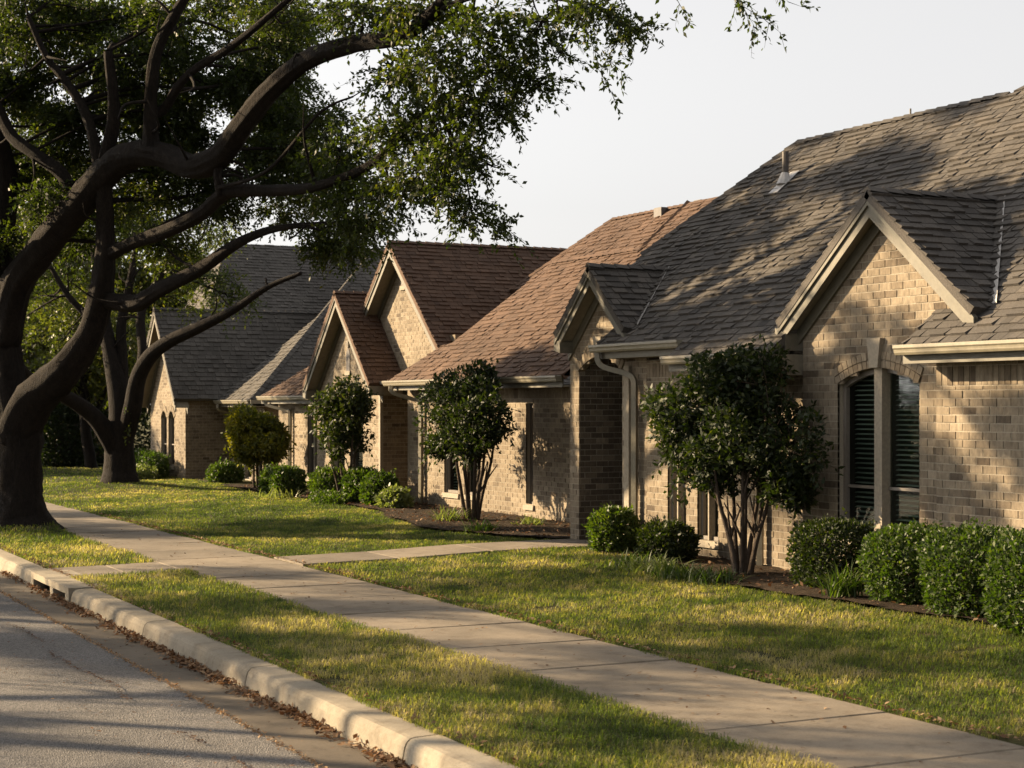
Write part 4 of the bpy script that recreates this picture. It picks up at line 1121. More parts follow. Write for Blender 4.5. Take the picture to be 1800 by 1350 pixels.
INNER = [(4.64, 29.67, 8.73, 0.41, 0.25), (4.57, 27.22, 8.34, 0.45, 0.32), (5.37, 29.43, 8.71, 0.5, 0.33), (4.87, 26.17, 8.23, 0.41, 0.22), (6.33, 29.9, 8.98, 0.6, 0.3), (5.57, 26.46, 8.2, 0.38, 0.24), (6.39, 28.88, 8.54, 0.5, 0.29), (5.9, 26.35, 8.15, 0.49, 0.32), (6.89, 26.82, 8.17, 0.55, 0.33), (6.5, 25.89, 8.06, 0.46, 0.26), (6.98, 26.48, 8.17, 0.45, 0.25), (6.48, 24.14, 7.68, 0.44, 0.22), (8.76, 29.09, 9.14, 0.62, 0.3), (8.26, 25.15, 8.27, 0.43, 0.28), (9.38, 27.13, 8.64, 0.58, 0.3), (8.2, 23.85, 7.82, 0.51, 0.27), (4.69, 28.66, 8.0, 0.52, 0.24), (4.28, 27.93, 7.73, 0.45, 0.29), (5.11, 28.52, 8.06, 0.44, 0.28), (4.97, 26.44, 7.8, 0.42, 0.25), (5.97, 28.35, 8.17, 0.41, 0.28), (5.34, 26.52, 7.5, 0.4, 0.26), (5.95, 26.18, 7.77, 0.4, 0.26), (6.13, 24.99, 7.31, 0.42, 0.26), (7.07, 26.11, 7.54, 0.53, 0.33), (6.64, 24.46, 7.19, 0.47, 0.3), (7.31, 25.44, 7.59, 0.37, 0.32), (9.26, 28.52, 8.19, 0.42, 0.35), (7.71, 24.6, 7.59, 0.43, 0.32), (9.77, 28.11, 8.45, 0.57, 0.3), (8.01, 23.66, 7.34, 0.48, 0.31), (4.56, 29.0, 7.59, 0.54, 0.24), (4.81, 27.56, 7.04, 0.43, 0.27), (4.92, 27.32, 7.16, 0.4, 0.27), (5.34, 26.94, 7.25, 0.44, 0.32), (6.49, 28.32, 7.56, 0.47, 0.32), (5.86, 25.91, 7.17, 0.37, 0.27), (6.86, 27.66, 7.27, 0.54, 0.27), (6.36, 25.58, 7.21, 0.51, 0.3), (7.29, 26.39, 7.16, 0.38, 0.25), (7.48, 25.98, 7.04, 0.39, 0.32), (7.46, 24.85, 6.87, 0.49, 0.23), (8.43, 25.83, 7.26, 0.54, 0.24), (7.61, 24.02, 6.86, 0.38, 0.24), (9.2, 26.46, 7.33, 0.45, 0.29), (8.11, 24.15, 6.95, 0.48, 0.23), (4.48, 28.55, 6.98, 0.43, 0.32), (5.46, 28.52, 7.01, 0.5, 0.27), (4.85, 27.39, 6.91, 0.4, 0.27), (6.12, 30.44, 7.13, 0.54, 0.32), (5.63, 26.68, 6.5, 0.5, 0.32), (5.87, 26.49, 6.54, 0.52, 0.25), (7.02, 28.87, 7.21, 0.58, 0.28), (6.58, 25.62, 6.64, 0.38, 0.23), (7.83, 27.99, 7.12, 0.4, 0.29), (6.83, 25.17, 6.51, 0.52, 0.26), (9.23, 27.97, 7.18, 0.54, 0.33), (8.27, 25.29, 6.74, 0.49, 0.28), (9.35, 27.76, 7.1, 0.52, 0.27), (8.69, 24.93, 6.55, 0.48, 0.24), (8.77, 23.59, 6.35, 0.38, 0.22), (4.97, 30.04, 6.41, 0.46, 0.3), (5.38, 29.96, 6.6, 0.57, 0.27), (5.77, 27.48, 6.13, 0.51, 0.32), (5.66, 27.03, 6.13, 0.41, 0.29), (6.9, 27.35, 6.08, 0.47, 0.31), (6.49, 25.52, 6.23, 0.44, 0.28), (7.13, 26.21, 6.29, 0.49, 0.28), (6.92, 25.23, 5.81, 0.5, 0.29), (7.51, 26.18, 6.24, 0.54, 0.27), (9.15, 27.86, 6.47, 0.47, 0.34), (8.2, 24.87, 5.89, 0.45, 0.24), (8.69, 25.91, 6.41, 0.51, 0.29), (8.3, 24.17, 5.9, 0.48, 0.26), (9.55, 26.29, 6.15, 0.49, 0.31), (8.94, 24.56, 6.27, 0.39, 0.27), (5.07, 27.89, 5.79, 0.45, 0.23), (5.39, 27.51, 5.62, 0.46, 0.33), (6.58, 29.53, 6.16, 0.48, 0.27), (6.61, 26.15, 5.45, 0.45, 0.31), (6.9, 25.67, 5.54, 0.41, 0.32), (8.14, 28.22, 6.02, 0.44, 0.34), (7.68, 25.5, 5.47, 0.43, 0.27), (7.87, 24.21, 5.43, 0.43, 0.23), (9.71, 27.74, 6.24, 0.43, 0.28), (8.77, 24.85, 5.54, 0.44, 0.32), (9.46, 25.18, 5.76, 0.54, 0.24), (5.17, 25.71, 5.19, 0.48, 0.2), (6.2, 27.35, 5.28, 0.45, 0.27), (6.31, 24.93, 5.11, 0.33, 0.25), (7.45, 27.45, 5.5, 0.39, 0.29), (7.5, 25.08, 5.1, 0.47, 0.24), (8.94, 26.33, 5.19, 0.41, 0.26), (9.46, 25.93, 5.41, 0.46, 0.28), (4.54, 26.94, 4.67, 0.46, 0.2), (6.0, 26.77, 4.68, 0.38, 0.23), (7.26, 26.61, 4.62, 0.5, 0.29), (9.05, 24.01, 4.48, 0.48, 0.2)]
LOW = []
# limbs and leaf masses mostly out of view, many added to shade trunk, walls and roof
L13 = [(4.6, 27.44, 6.6, .13), (3.9, 27.3, 7.4, .1), (2.8, 27.1, 7.6, .07), (1.6, 27.3, 8.1, .03)]
L14 = [(4.85, 27.0, 2.4, .2), (4.0, 28.2, 3.4, .15), (2.9, 29.9, 4.2, .11), (2.1, 31.4, 4.9, .06), (1.6, 32.6, 5.4, .02)]
L15 = [(4.6, 26.9, 4.2, .16), (3.9, 25.6, 5.6, .12), (3.3, 23.8, 6.6, .09), (2.7, 22.3, 7.3, .05), (2.1, 21.0, 6.5, .02)]
L16 = [(6.53, 22.79, 7.86, .06), (5.6, 24.2, 9.0, .045), (4.4, 26.0, 9.9, .03), (3.4, 28.0, 10.3, .015)]
OUT = []
for _ in range(9):
    a = RNG.uniform(0, 2 * math.pi); r = RNG.uniform(1.0, 6.0)
    OUT.append((4.2 + r * math.cos(a) * 0.9, 26.0 + r * math.sin(a), 9.0 + RNG.uniform(-.3, 1.6) - 0.06 * r * r * .5, RNG.uniform(.4, .6), RNG.uniform(.25, .4)))
OUT += [(6.5, 30.5, 6.0, .6, .3), (6.0, 31.2, 6.4, .6, .3), (7.0, 30.0, 5.6, .55, .3), (6.2, 30.4, 5.5, .55, .3)]  # leaf masses added to shade the lower russet roof
OUT += [(8.6, 16.8, 7.6, .4, .25), (9.1, 15.8, 7.45, .35, .22), (9.4, 14.9, 7.05, .3, .2), (8.2, 17.8, 7.5, .4, .25), (5.6, 24.4, 9.2, .6, .35), (4.5, 26.0, 10.1, .6, .35), (3.5, 27.8, 10.5, .6, .35), (6.4, 22.9, 8.5, .5, .3)]
OUT += [(2.5, 21.5, 6.0, .55, .3), (1.5, 23.0, 6.8, .6, .3), (3.2, 22.3, 6.5, .55, .3), (0.8, 24.5, 7.6, .6, .3), (2.0, 20.4, 6.4, .5, .25)]  # out of view, added to shade the window wall
OUT += [(2.6, 22.5, 7.4, .6, .3), (2.4, 20.2, 6.6, .5, .28), (1.8, 21.2, 7.0, .5, .28), (2.9, 19.6, 6.1, .45, .25), (2.0, 28.0, 7.8, .6, .35), (3.0, 27.0, 7.2, .6, .3), (2.5, 26.5, 7.6, .6, .3), (3.4, 26.0, 6.8, .55, .3), (1.6, 27.2, 8.2, .6, .3)]  # unseen masses added to shade the gable, window wall and big limbs
for _ in range(9):
    OUT.append((RNG.uniform(1.0, 3.0), RNG.uniform(30, 33), RNG.uniform(3.4, 6.0), .55, .32))  # out of view, added to keep the oak trunk in shade
for _ in range(5):
    OUT.append((RNG.uniform(-0.5, 3.0), RNG.uniform(22.5, 29), RNG.uniform(5.5, 8.5), .5, .3))
CH = [[(8.73, 16.1, 6.44), (8.83, 15.93, 6.18), (8.88, 15.8, 5.85), (8.9, 15.68, 5.59), (8.97, 15.53, 5.3)],
      [(8.88, 15.8, 5.85), (8.99, 15.63, 5.71), (9.15, 15.55, 5.56)], [(9.0, 16.07, 6.41), (9.17, 15.76, 6.18), (9.36, 15.44, 6.0)],
      [(9.21, 14.85, 6.5), (9.29, 14.81, 6.23), (9.4, 14.75, 6.0)], [(9.42, 14.07, 6.3), (9.54, 14.01, 6.03), (9.64, 13.96, 5.84), (9.62, 13.97, 5.74)],
      [(9.54, 14.01, 6.03), (9.74, 13.91, 5.89), (9.88, 13.84, 5.76)], [(9.72, 13.7, 6.22), (9.94, 13.81, 6.07), (10.07, 13.75, 6.02)],
      [(9.47, 14.05, 6.3), (9.49, 14.04, 6.09), (9.47, 14.05, 5.96)], [(8.69, 18.24, 4.54), (8.83, 17.95, 4.28), (8.91, 17.79, 4.05)],
      [(8.45, 18.6, 4.6), (8.5, 18.3, 4.35), (8.55, 18.1, 4.15)], [(8.2, 19.6, 4.55), (8.25, 19.4, 4.4), (8.3, 19.3, 4.25)]]
tree('oak_tree', 'large spreading oak with thick dark trunk in the grass strip beside the kerb', 'tree', (5.0, 26.9, 0.25),
     [TRUNK, L1, L2, L3, L4, L5, L6, L7, L8, L9, L10, L11, L12, L13, L14, L15, L16], [(x, y, z, r * 1.12, q * 1.15) for x, y, z, r, q in EDGE] + INNER + LOW + OUT, 92, 15, 0.074, 0.037, 'oaks along the street', extra=spray(CH), sub=7, tw=(.2, .42), sides=24, rough=.26)
TB = [(9.32, 38.38, 0.05, 0.77), (9.31, 38.39, 0.23, 0.5), (9.3, 38.4, 0.59, 0.359), (9.3, 38.4, 1.1, 0.321), (9.34, 38.37, 1.74, 0.295), (9.28, 38.52, 2.51, 0.232), (9.18, 38.79, 3.29, 0.181), (9.09, 39.06, 4.08, 0.156), (9.02, 39.32, 4.87, 0.118), (8.99, 39.56, 5.8, 0.079)]
B2 = [(9.27, 38.41, 0.97, 0.257), (8.88, 38.27, 1.62, 0.229), (8.5, 38.24, 2.0, 0.203), (7.96, 38.06, 2.31, 0.163), (7.43, 37.88, 2.5, 0.124), (6.97, 37.66, 2.98, 0.086), (6.62, 37.39, 3.58, 0.061)]
B3 = [(9.37, 38.36, 1.23, 0.231), (9.48, 37.97, 2.0, 0.216), (9.55, 37.71, 2.7, 0.196), (9.72, 37.29, 3.19, 0.176), (10.04, 36.8, 3.52, 0.162), (10.48, 36.13, 3.79, 0.136), (11.02, 35.41, 4.14, 0.104), (11.55, 34.7, 4.6, 0.066), (12.06, 34.0, 4.87, 0.042)]
B4 = [(9.37, 38.47, 2.25, 0.167), (9.42, 38.67, 3.03, 0.142), (9.46, 38.87, 3.95, 0.123), (9.68, 38.99, 4.87, 0.098), (9.87, 39.12, 5.8, 0.066)]
B5 = [(9.52, 37.73, 2.57, 0.127), (9.71, 37.97, 3.27, 0.115), (9.75, 38.28, 4.06, 0.109), (10.0, 38.49, 4.59, 0.091), (10.35, 38.43, 5.25, 0.065)]
B6 = [(9.2, 38.78, 3.23, 0.116), (8.9, 39.16, 3.95, 0.104), (8.37, 39.42, 4.6, 0.078), (8.02, 39.59, 5.25, 0.052)]
BB = [(7.99, 43.32, 6.9, 0.42, 0.25), (8.03, 42.2, 6.54, 0.5, 0.28), (8.94, 39.78, 6.54, 0.43, 0.26), (10.01, 40.31, 6.71, 0.62, 0.21), (10.77, 40.29, 6.47, 0.55, 0.28), (11.54, 39.03, 6.43, 0.39, 0.34), (12.3, 40.6, 6.43, 0.57, 0.34), (7.2, 41.17, 5.68, 0.56, 0.21), (8.64, 43.61, 5.9, 0.53, 0.25), (10.01, 43.2, 6.37, 0.53, 0.33), (10.01, 40.69, 6.18, 0.45, 0.27), (10.87, 39.51, 5.69, 0.47, 0.23), (12.31, 41.44, 6.25, 0.47, 0.21), (12.22, 40.0, 6.14, 0.44, 0.27), (7.34, 41.78, 5.27, 0.4, 0.22), (8.85, 41.99, 5.23, 0.56, 0.36), (11.58, 39.94, 5.21, 0.62, 0.2), (11.67, 38.48, 5.05, 0.6, 0.31), (7.94, 44.53, 5.04, 0.52, 0.23), (7.96, 40.87, 4.68, 0.4, 0.29), (8.89, 42.96, 4.84, 0.58, 0.29), (9.26, 40.41, 4.81, 0.48, 0.22), (9.97, 39.28, 4.58, 0.46, 0.26), (12.1, 41.27, 4.81, 0.45, 0.25), (11.95, 38.22, 4.56, 0.51, 0.33), (7.63, 40.91, 4.13, 0.4, 0.24), (8.47, 40.49, 3.59, 0.33, 0.24), (7.02, 38.97, 3.27, 0.28, 0.18), (9.26, 38.52, 2.25, 0.13, 0.1), (9.45, 37.98, 1.81, 0.11, 0.11), (8.95, 39.69, 3.44, 0.24, 0.18), (10.81, 38.2, 4.34, 0.29, 0.13), (11.16, 36.91, 4.09, 0.18, 0.13)]
for _ in range(14):
    BB.append((RNG.uniform(5.0, 9.5), RNG.uniform(40, 44), RNG.uniform(6.4, 8.2), RNG.uniform(.5, .7), RNG.uniform(.3, .4)))
tree('oak_tree', 'smaller oak with trunk forking low, standing on the lawn in front of the far house', 'tree', (9.3, 38.4, 0.3),
     [TB, B2, B3, B4, B5, B6], BB, 34, 9, 0.10, 0.05, 'oaks along the street', tone=0.6, tw=(.3, .6))

# trees farther up the street and across it: their crowns fill the gaps behind the two oaks and dapple the light
def simple_tree(name, label, x, y, h, r, n, seed, z0=0.1, mat='far_leaf', group='trees up the street', br=0.62, per=20, ll=.15, tone=.5, trunk_r=.22, zlo=0.38, nleaf=9):
    rg = np.random.default_rng(seed)
    tr = [(x, y, z0 - .1, trunk_r * 1.5), (x, y, z0 + .25, trunk_r * 1.05), (x + rg.normal(0, .1), y, h * .25, trunk_r * .9), (x + rg.normal(0, .2), y + rg.normal(0, .2), h * .5, trunk_r * .6), (x + rg.normal(0, .3), y + rg.normal(0, .3), h * .85, trunk_r * .2)]
    limbs = [tr]
    for i in range(6):
        a = i * 1.05 + rg.uniform(0, .6); l = r * rg.uniform(.6, .9); z1 = h * rg.uniform(.2, .38)
        limbs.append([(x, y, z1, trunk_r * .5), (x + l * .4 * math.cos(a), y + l * .4 * math.sin(a), z1 + h * .16, trunk_r * .38), (x + l * math.cos(a), y + l * math.sin(a), z1 + h * rg.uniform(.22, .4), trunk_r * .12)])
    bl = []
    for _ in range(n):
        u = unit(rg.normal(0, 1, 3)); q = rg.random() ** .45
        zc = h * (1 + zlo) / 2
        bl.append((x + u[0] * q * r, y + u[1] * q * r, zc + u[2] * q * h * (1 - zlo) / 2, br * rg.uniform(.7, 1.2), br * .6 * rg.uniform(.7, 1.2)))
    return tree(name, label, 'tree', (x, y, z0), limbs, bl, per, nleaf, ll, ll * .5, group, mat, 3, tone=tone, sides=8, tw=(.35, .7))
simple_tree('street_tree', 'bushy tree with yellow green leaves beyond the cross street, left of the far house', 9.5, 60, 9.5, 4.2, 46, 1, tone=.6, br=.9, ll=.22)
simple_tree('street_tree', 'dark green tree rising behind the far house roof at its left end', 15.5, 64, 9.0, 4.0, 42, 2, tone=.4, br=.9, ll=.22)
simple_tree('street_tree', 'tall leafy tree far up the street seen between the trunks of the two oaks', 4.5, 66, 11, 4.8, 50, 3, tone=.65, br=1.0, ll=.24)
simple_tree('street_tree', 'pale stemmed tree beside the distant house across the cross street', 11.5, 51.0, 6.0, 2.0, 26, 8, tone=.45, br=.6, ll=.17, trunk_r=.17)
simple_tree('street_tree', 'broad tree beyond the road at the far left edge', -2.0, 62, 10, 4.5, 44, 4, tone=.55, br=.9, ll=.22)
simple_tree('street_tree', 'oak across the road, farther up', -8.5, 44, 10.5, 4.6, 28, 5, mat='oak_leaf', br=.62, ll=.13, per=46, group='oaks across the road')
simple_tree('street_tree', 'oak across the road, opposite the storm drain', -8.0, 29, 9.8, 4.6, 24, 6, mat='oak_leaf', br=.6, ll=.13, per=46, group='oaks across the road', zlo=.5)

simple_tree('street_tree', 'oak added out of view across the road, nearest to the camera, to shade the foreground', -6.8, 20.5, 9.0, 4.4, 20, 9, mat='oak_leaf', br=.6, ll=.12, per=46, group='oaks across the road', zlo=.48)  # unseen tree, added for its shadow on walk and verge

# the distant house behind the left-hand oak
H4 = House('distant dark brick house across the cross street behind the oak trunks', (6, 68, 0.1), M['shingle_grey'], 0, 0, .3)
H4.small = []
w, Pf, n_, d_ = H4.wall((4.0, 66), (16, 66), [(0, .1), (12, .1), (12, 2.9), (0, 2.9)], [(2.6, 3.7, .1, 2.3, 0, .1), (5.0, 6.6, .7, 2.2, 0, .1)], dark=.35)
H4.window(Pf, n_, d_, 5.0, 6.6, .7, 2.2, 0, rec=.1)
m = MB(); m.prism([Pf(2.6, .1, -.08), Pf(3.7, .1, -.08), Pf(3.7, 2.3, -.08), Pf(2.6, 2.3, -.08)], -n_ * .05); m.build('door', M['cream'], H4.root)
m = MB(); m.box((4.0, 66.4, 0), (16, 75, 2.8)); m.build('inner_core', M['brick'], H4.root)
for q in (2.2, 4.1):
    m = MB(); m.prism([Pf(q - .1, .1, .9), Pf(q + .1, .1, .9), Pf(q + .1, 2.8, .9), Pf(q - .1, 2.8, .9)], -n_ * .2); m.build('porch_post', M['cream'], H4.root)
H4.roof([(3.4, 65, 2.85), (16.6, 65, 2.85), (13, 70, 6.0), (7, 70, 6.0)])
H4.roof([(3.4, 75, 2.85), (3.4, 65, 2.85), (7, 70, 6.0)])
H4.close()

# ------------------------------------------------------------------ garden shrubs
def shrub(name, label, cat, x, y, z0, crown, stems, mat, n, ll, lw, group=None, tone=.45, sun_side=0.0):
    """crown: ellipsoids (dx, dy, z, r, rz); stems: polylines"""
    t = thing(name, label, cat, (x, y, z0), group)
    for st in stems:
        m = MB(); m.tube([p[:3] for p in st], [p[3] for p in st], 7, rough=.3)
        for k in (1, 2):
            a = Vector(st[k][:3]); b_ = Vector(st[k + 1][:3]); q = (b_ - a).length; v = Vector((random.uniform(-1, 1), random.uniform(-1, 1), .8)).normalized() * q * .7
            m.tube([a, a + v * .5 + (b_ - a) * .3, a + v + (b_ - a) * .5], [st[k][3] * .6, st[k][3] * .45, st[k][3] * .25], 6, rough=.3)
        m.build('stem', M['stem'], t, shade=True)
    lumps = []
    for (dx, dy, z, r, rz) in crown:                       # each mass breaks up into uneven lumps
        lumps.append((dx, dy, z, r * .72, rz * .75))
        for _ in range(7):
            u = unit(RNG.normal(0, 1, 3)); q = RNG.uniform(.3, .52)
            lumps.append((dx + u[0] * r * (1.02 - q * .75), dy + u[1] * r * (1.02 - q * .75), z + u[2] * rz * (1.04 - q * .75), r * q, rz * q * RNG.uniform(.8, 1.15)))
    crown = lumps
    tot = sum(c[3] ** 2 for c in crown); pos, axs, nrs, tns = [], [], [], []
    for (dx, dy, z, r, rz) in crown:
        k = int(n * r * r / tot)
        u = unit(RNG.normal(0, 1, (k, 3)))
        rad = 1 - np.abs(RNG.normal(0, .16, (k, 1))); rad = np.where(RNG.random((k, 1)) < .25, RNG.random((k, 1)) ** .6, rad)
        lump = 1 + .16 * (fbm(u[:, 0] * 3 + x * 3 + 9, u[:, 1] * 3 + u[:, 2] * 4 + 20) - .5)[:, None] * 2
        pos.append(np.array([x + dx, y + dy, z]) + u * rad * lump * np.array([r, r, rz]))
        axs.append(unit(u * .5 + RNG.normal(0, .6, (k, 3)) + np.array([0, 0, .15])))
        nrs.append(unit(u * .8 + RNG.normal(0, .6, (k, 3)) + np.array([0, 0, .4])))
        tns.append(np.clip(tone + RNG.normal(0, .22, k) + sun_side * np.clip(-u[:, 0], 0, 1), 0, 1))  # sunlight painted in: lighter, yellower leaves on the street side
    pos, axs, nrs, tns = map(np.concatenate, (pos, axs, nrs, tns))
    gap = .5 * vnoise(pos[:, 0] * 4.3 + pos[:, 2] * 3.1 + 40, pos[:, 1] * 4.3 + 40) + .5 * vnoise(pos[:, 2] * 5.2 + 20, pos[:, 1] * 3.7 + pos[:, 0] * 2.9 + 30)
    keep = gap + RNG.normal(0, .05, len(pos)) > .42
    pos, axs, nrs, tns = pos[keep], axs[keep], nrs[keep], tns[keep]
    sc = RNG.uniform(.65, 1.25, len(pos))
    k = 150; ci = RNG.integers(0, len(crown), k); c = np.array(crown)[ci]; u = unit(RNG.normal(0, 1, (k, 3)) + np.array([0, 0, .15]))
    sb = np.stack([x + c[:, 0], y + c[:, 1], c[:, 2]], 1) + u * np.stack([c[:, 3], c[:, 3], c[:, 4]], 1) * .85
    la, tl = twig_leaves(sb, unit(u + RNG.normal(0, .35, (k, 3))), RNG.uniform(.1, .3, k), 8, ll, lw, .3, tone)
    leaves_mesh('crown', [leaf_arrays(pos, axs, nrs, ll * sc, lw * sc, tns), la], M[mat], t, 'stuff')
    twig_mesh('twigs', tl, .004, M['stem'], t, 'stuff')
    # inner twigs
    k = 130; ci = RNG.integers(0, len(crown), k); c = np.array(crown)[ci]
    ctr = np.stack([x + c[:, 0], y + c[:, 1], c[:, 2] - c[:, 4] * .6], 1); u = unit(RNG.normal(0, 1, (k, 3)) + np.array([0, 0, .4]))
    tip = np.stack([x + c[:, 0], y + c[:, 1], c[:, 2]], 1) + u * np.stack([c[:, 3], c[:, 3], c[:, 4]], 1) * .9
    twig_mesh('twigs', np.stack([ctr, (ctr + tip) / 2 + RNG.normal(0, .04, (k, 3)), tip], 1), .007, M['stem'], t, 'stuff')
    return t
def fan(x, y, z0, z1, k, spread, r=.03):
    out = []
    for i in range(k):
        a = 2 * math.pi * i / k + random.uniform(-.4, .4); s_ = spread * random.uniform(.5, 1)
        b = .05 + .05 * random.random()
        ex, ey = x + s_ * math.cos(a), y + s_ * math.sin(a)
        out.append([(x + b * math.cos(a), y + b * math.sin(a), z0, r * 1.3), (x + (b + s_ * .25) * math.cos(a), y + (b + s_ * .25) * math.sin(a), z0 + (z1 - z0) * .4, r), (ex * .8 + x * .2, ey * .8 + y * .2, z0 + (z1 - z0) * .8, r * .8), (ex, ey, z1 + .3, r * .4)])
    return out
shrub('tree_form_shrub', 'largest many stemmed dark shrub covering the windows of the near house', 'shrub', 10.35, 15.38, .25,
      [(.1, -.95, 1.75, .36, .5), (.1, -.85, 1.25, .3, .3), (-.3, .75, 2.0, .35, .35), (0, -.45, 2.45, .35, .3), (-.25, .5, 1.38, .34, .34), (.15, -.7, 1.42, .4, .4), (0, -.05, 1.36, .42, .3), (-.1, .35, 1.95, .62, .55), (.05, -.3, 1.9, .62, .6), (-.05, .05, 2.35, .5, .3), (-.2, .6, 1.65, .42, .36), (.15, -.6, 1.75, .45, .5), (0, 0, 1.7, .6, .35)],
      fan(10.38, 15.25, .22, 1.3, 8, .42, .026), 'holly_leaf', 27000, .078, .036, 'shrubs trained as small trees')
shrub('tree_form_shrub', 'many stemmed dark shrub before the middle house, between its windows and the tall portico', 'shrub', 11.5, 24.65, .22,
      [(0, .25, 2.0, .62, .6), (0, -.3, 1.95, .6, .6), (0, .0, 2.4, .5, .42), (0, .75, 1.75, .5, .45), (0, -.75, 1.85, .5, .5), (0, .5, 1.6, .45, .36), (0, -.4, 1.6, .52, .4), (-.2, .1, 1.55, .5, .36)],
      fan(11.45, 24.3, .2, 1.45, 7, .4, .03), 'holly_leaf', 28000, .085, .038, 'shrubs trained as small trees')
shrub('tree_form_shrub', 'slim sunlit shrub on bare stems in front of the small steep gable', 'shrub', 11.6, 30.3, .2,
      [(0, .2, 1.95, .52, .6), (0, -.2, 1.85, .5, .6), (0, 0, 2.2, .42, .42), (0, 0, 1.5, .5, .4)],
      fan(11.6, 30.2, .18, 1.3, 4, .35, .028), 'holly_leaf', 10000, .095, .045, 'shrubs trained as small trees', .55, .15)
shrub('tree_form_shrub', 'rounded yellow green shrub on short stems near the left downspout of the middle house', 'shrub', 11.9, 36.3, .15,
      [(0, 0, 1.45, .72, .66), (0, .2, 1.35, .6, .55), (0, -.2, 1.3, .6, .5)], fan(11.9, 36.3, .1, .9, 4, .25, .035), 'gold_leaf', 15000, .10, .05, 'shrubs trained as small trees', .5, .35)  # golden leaf tone, with sunlight painted onto the street side

def hedge(name, label, x, y, z0, wx, wy, h, n, group=None, mat='box_leaf', ll=.045, lw=.024, tone=.5, top=0.0, rnd=3.6, cat='hedge'):
    """clipped bush: leaf shell over a rounded block"""
    t = thing(name, label, cat, (x, y, z0), group)
    u = unit(RNG.normal(0, 1, (n, 3)))
    # superellipsoid: boxy but rounded
    q = np.abs(u) ** rnd
    s_ = 1 / (q.sum(1) ** (1 / rnd))
    rad = 1 - np.abs(RNG.normal(0, .07, n)); rad = np.where(RNG.random(n) < .3, RNG.uniform(.55, .95, n), rad)
    lump = 1 + .24 * (fbm(u[:, 0] * 4 + x * 2, u[:, 1] * 4 + u[:, 2] * 5 + y) - .5)
    p = u * (s_ * rad * lump)[:, None] * np.array([wx / 2, wy / 2, h / 2]) + np.array([x, y, z0 + h / 2])
    ax = unit(u * .6 + RNG.normal(0, .55, (n, 3)) + np.array([0, 0, .35]))
    nr = unit(u * .8 + RNG.normal(0, .55, (n, 3)) + np.array([0, 0, .3]))
    tn = np.clip(tone + RNG.normal(0, .22, n) + top * np.clip(u[:, 2], 0, 1), 0, 1)
    sc = RNG.uniform(.65, 1.25, n)
    k = 110; i_ = RNG.integers(0, n, k); i_ = i_[p[i_, 2] > z0 + h * .35]
    la, tl = twig_leaves(p[i_], unit(u[i_] * .7 + RNG.normal(0, .3, (len(i_), 3)) + np.array([0, 0, .6])), RNG.uniform(.05, .14, len(i_)), 6, ll, lw, .1, tone + .1)
    leaves_mesh('foliage', [leaf_arrays(p, ax, nr, ll * sc, lw * sc, tn), la], M[mat], t, 'stuff')
    k = 120; b = np.stack([x + RNG.normal(0, wx * .12, k), y + RNG.normal(0, wy * .12, k), np.full(k, z0 - .02)], 1)
    v = unit(RNG.normal(0, 1, (k, 3)) * np.array([1, 1, .5]) + np.array([0, 0, .5]))
    tip = np.array([x, y, z0 + h * .45]) + v * np.array([wx, wy, h]) * .45
    twig_mesh('stems', np.stack([b, (b + tip) / 2 + RNG.normal(0, .03, (k, 3)), tip], 1), .009, M['stem'], t, 'stuff')
    return t
g1 = 'clipped hedges under the arched window'
hedge('hedge', 'dark clipped hedge directly under the arched window, leftmost of the row', 10.45, 13.75, .24, .7, .8, .7, 9000, g1, 'holly_leaf', tone=.45)  # darker leaves stand in for the shade on this hedge
hedge('hedge', 'clipped hedge with brightly sunlit left face, right of the spiky plant', 10.36, 12.42, .24, .85, .78, .72, 12000, g1)
hedge('hedge', 'clipped hedge half in sun, second from the right edge', 10.22, 11.42, .24, .85, .8, .78, 12000, g1)
hedge('hedge', 'clipped hedge cut off by the right edge, closest of the row', 10.05, 10.38, .24, .92, .84, .83, 13000, g1)
hedge('hedge', 'clipped hedge out at the end of the row', 10.0, 9.4, .24, .9, .9, .84, 8000, g1)
hedge('round_bush', 'bright little bush at the foot of the white downspout by the portico', 10.65, 18.45, .22, .58, .6, .58, 4500, None, tone=.62, ll=.06, lw=.03, rnd=2.6, cat='bush', top=.2)
hedge('round_bush', 'dark low bush below the small windows of the near house', 10.5, 16.95, .22, .62, .66, .5, 4500, None, 'holly_leaf', ll=.055, lw=.027, rnd=2.6, cat='bush')
g2 = 'clipped bushes before the middle house'
hedge('round_bush', 'trimmed square bush, left one of the pair before the rounded yellow green shrub', 11.45, 33.9, .18, .55, .5, .6, 3500, g2, ll=.07, lw=.036, tone=.6, cat='bush')
hedge('round_bush', 'trimmed square bush, right one of the pair before the rounded yellow green shrub', 11.4, 32.95, .18, .62, .66, .64, 3500, g2, ll=.07, lw=.036, tone=.5, cat='bush')
hedge('round_bush', 'loose olive bush below the small steep gable', 11.55, 30.9, .2, .7, 1.0, .66, 4500, g2, ll=.075, lw=.04, tone=.65, rnd=2.4, cat='bush')
hedge('round_bush', 'dark rounded bush by the shaded entry of the middle house, behind the loose olive one', 11.75, 29.75, .2, .7, .8, .7, 4500, g2, ll=.07, lw=.036, tone=.5, rnd=2.4, cat='bush')
hedge('round_bush', 'rounded bush with one lit edge, next to the downspout of the middle house', 11.7, 28.75, .2, .65, .75, .64, 4500, g2, ll=.07, lw=.036, tone=.5, rnd=2.4, cat='bush')
hedge('round_bush', 'small leafy yellow green plant at the foot of the middle house downspout', 11.55, 27.7, .2, .5, .7, .4, 1600, g2, 'pale_leaf', ll=.085, lw=.05, tone=.5, rnd=2.0, cat='bush')
hedge('round_bush', 'low dense ground cover bush at the lawn edge before the loose olive bush', 11.2, 30.0, .18, .5, 1.5, .28, 3000, g2, ll=.06, lw=.03, tone=.55, rnd=2.2, cat='bush')
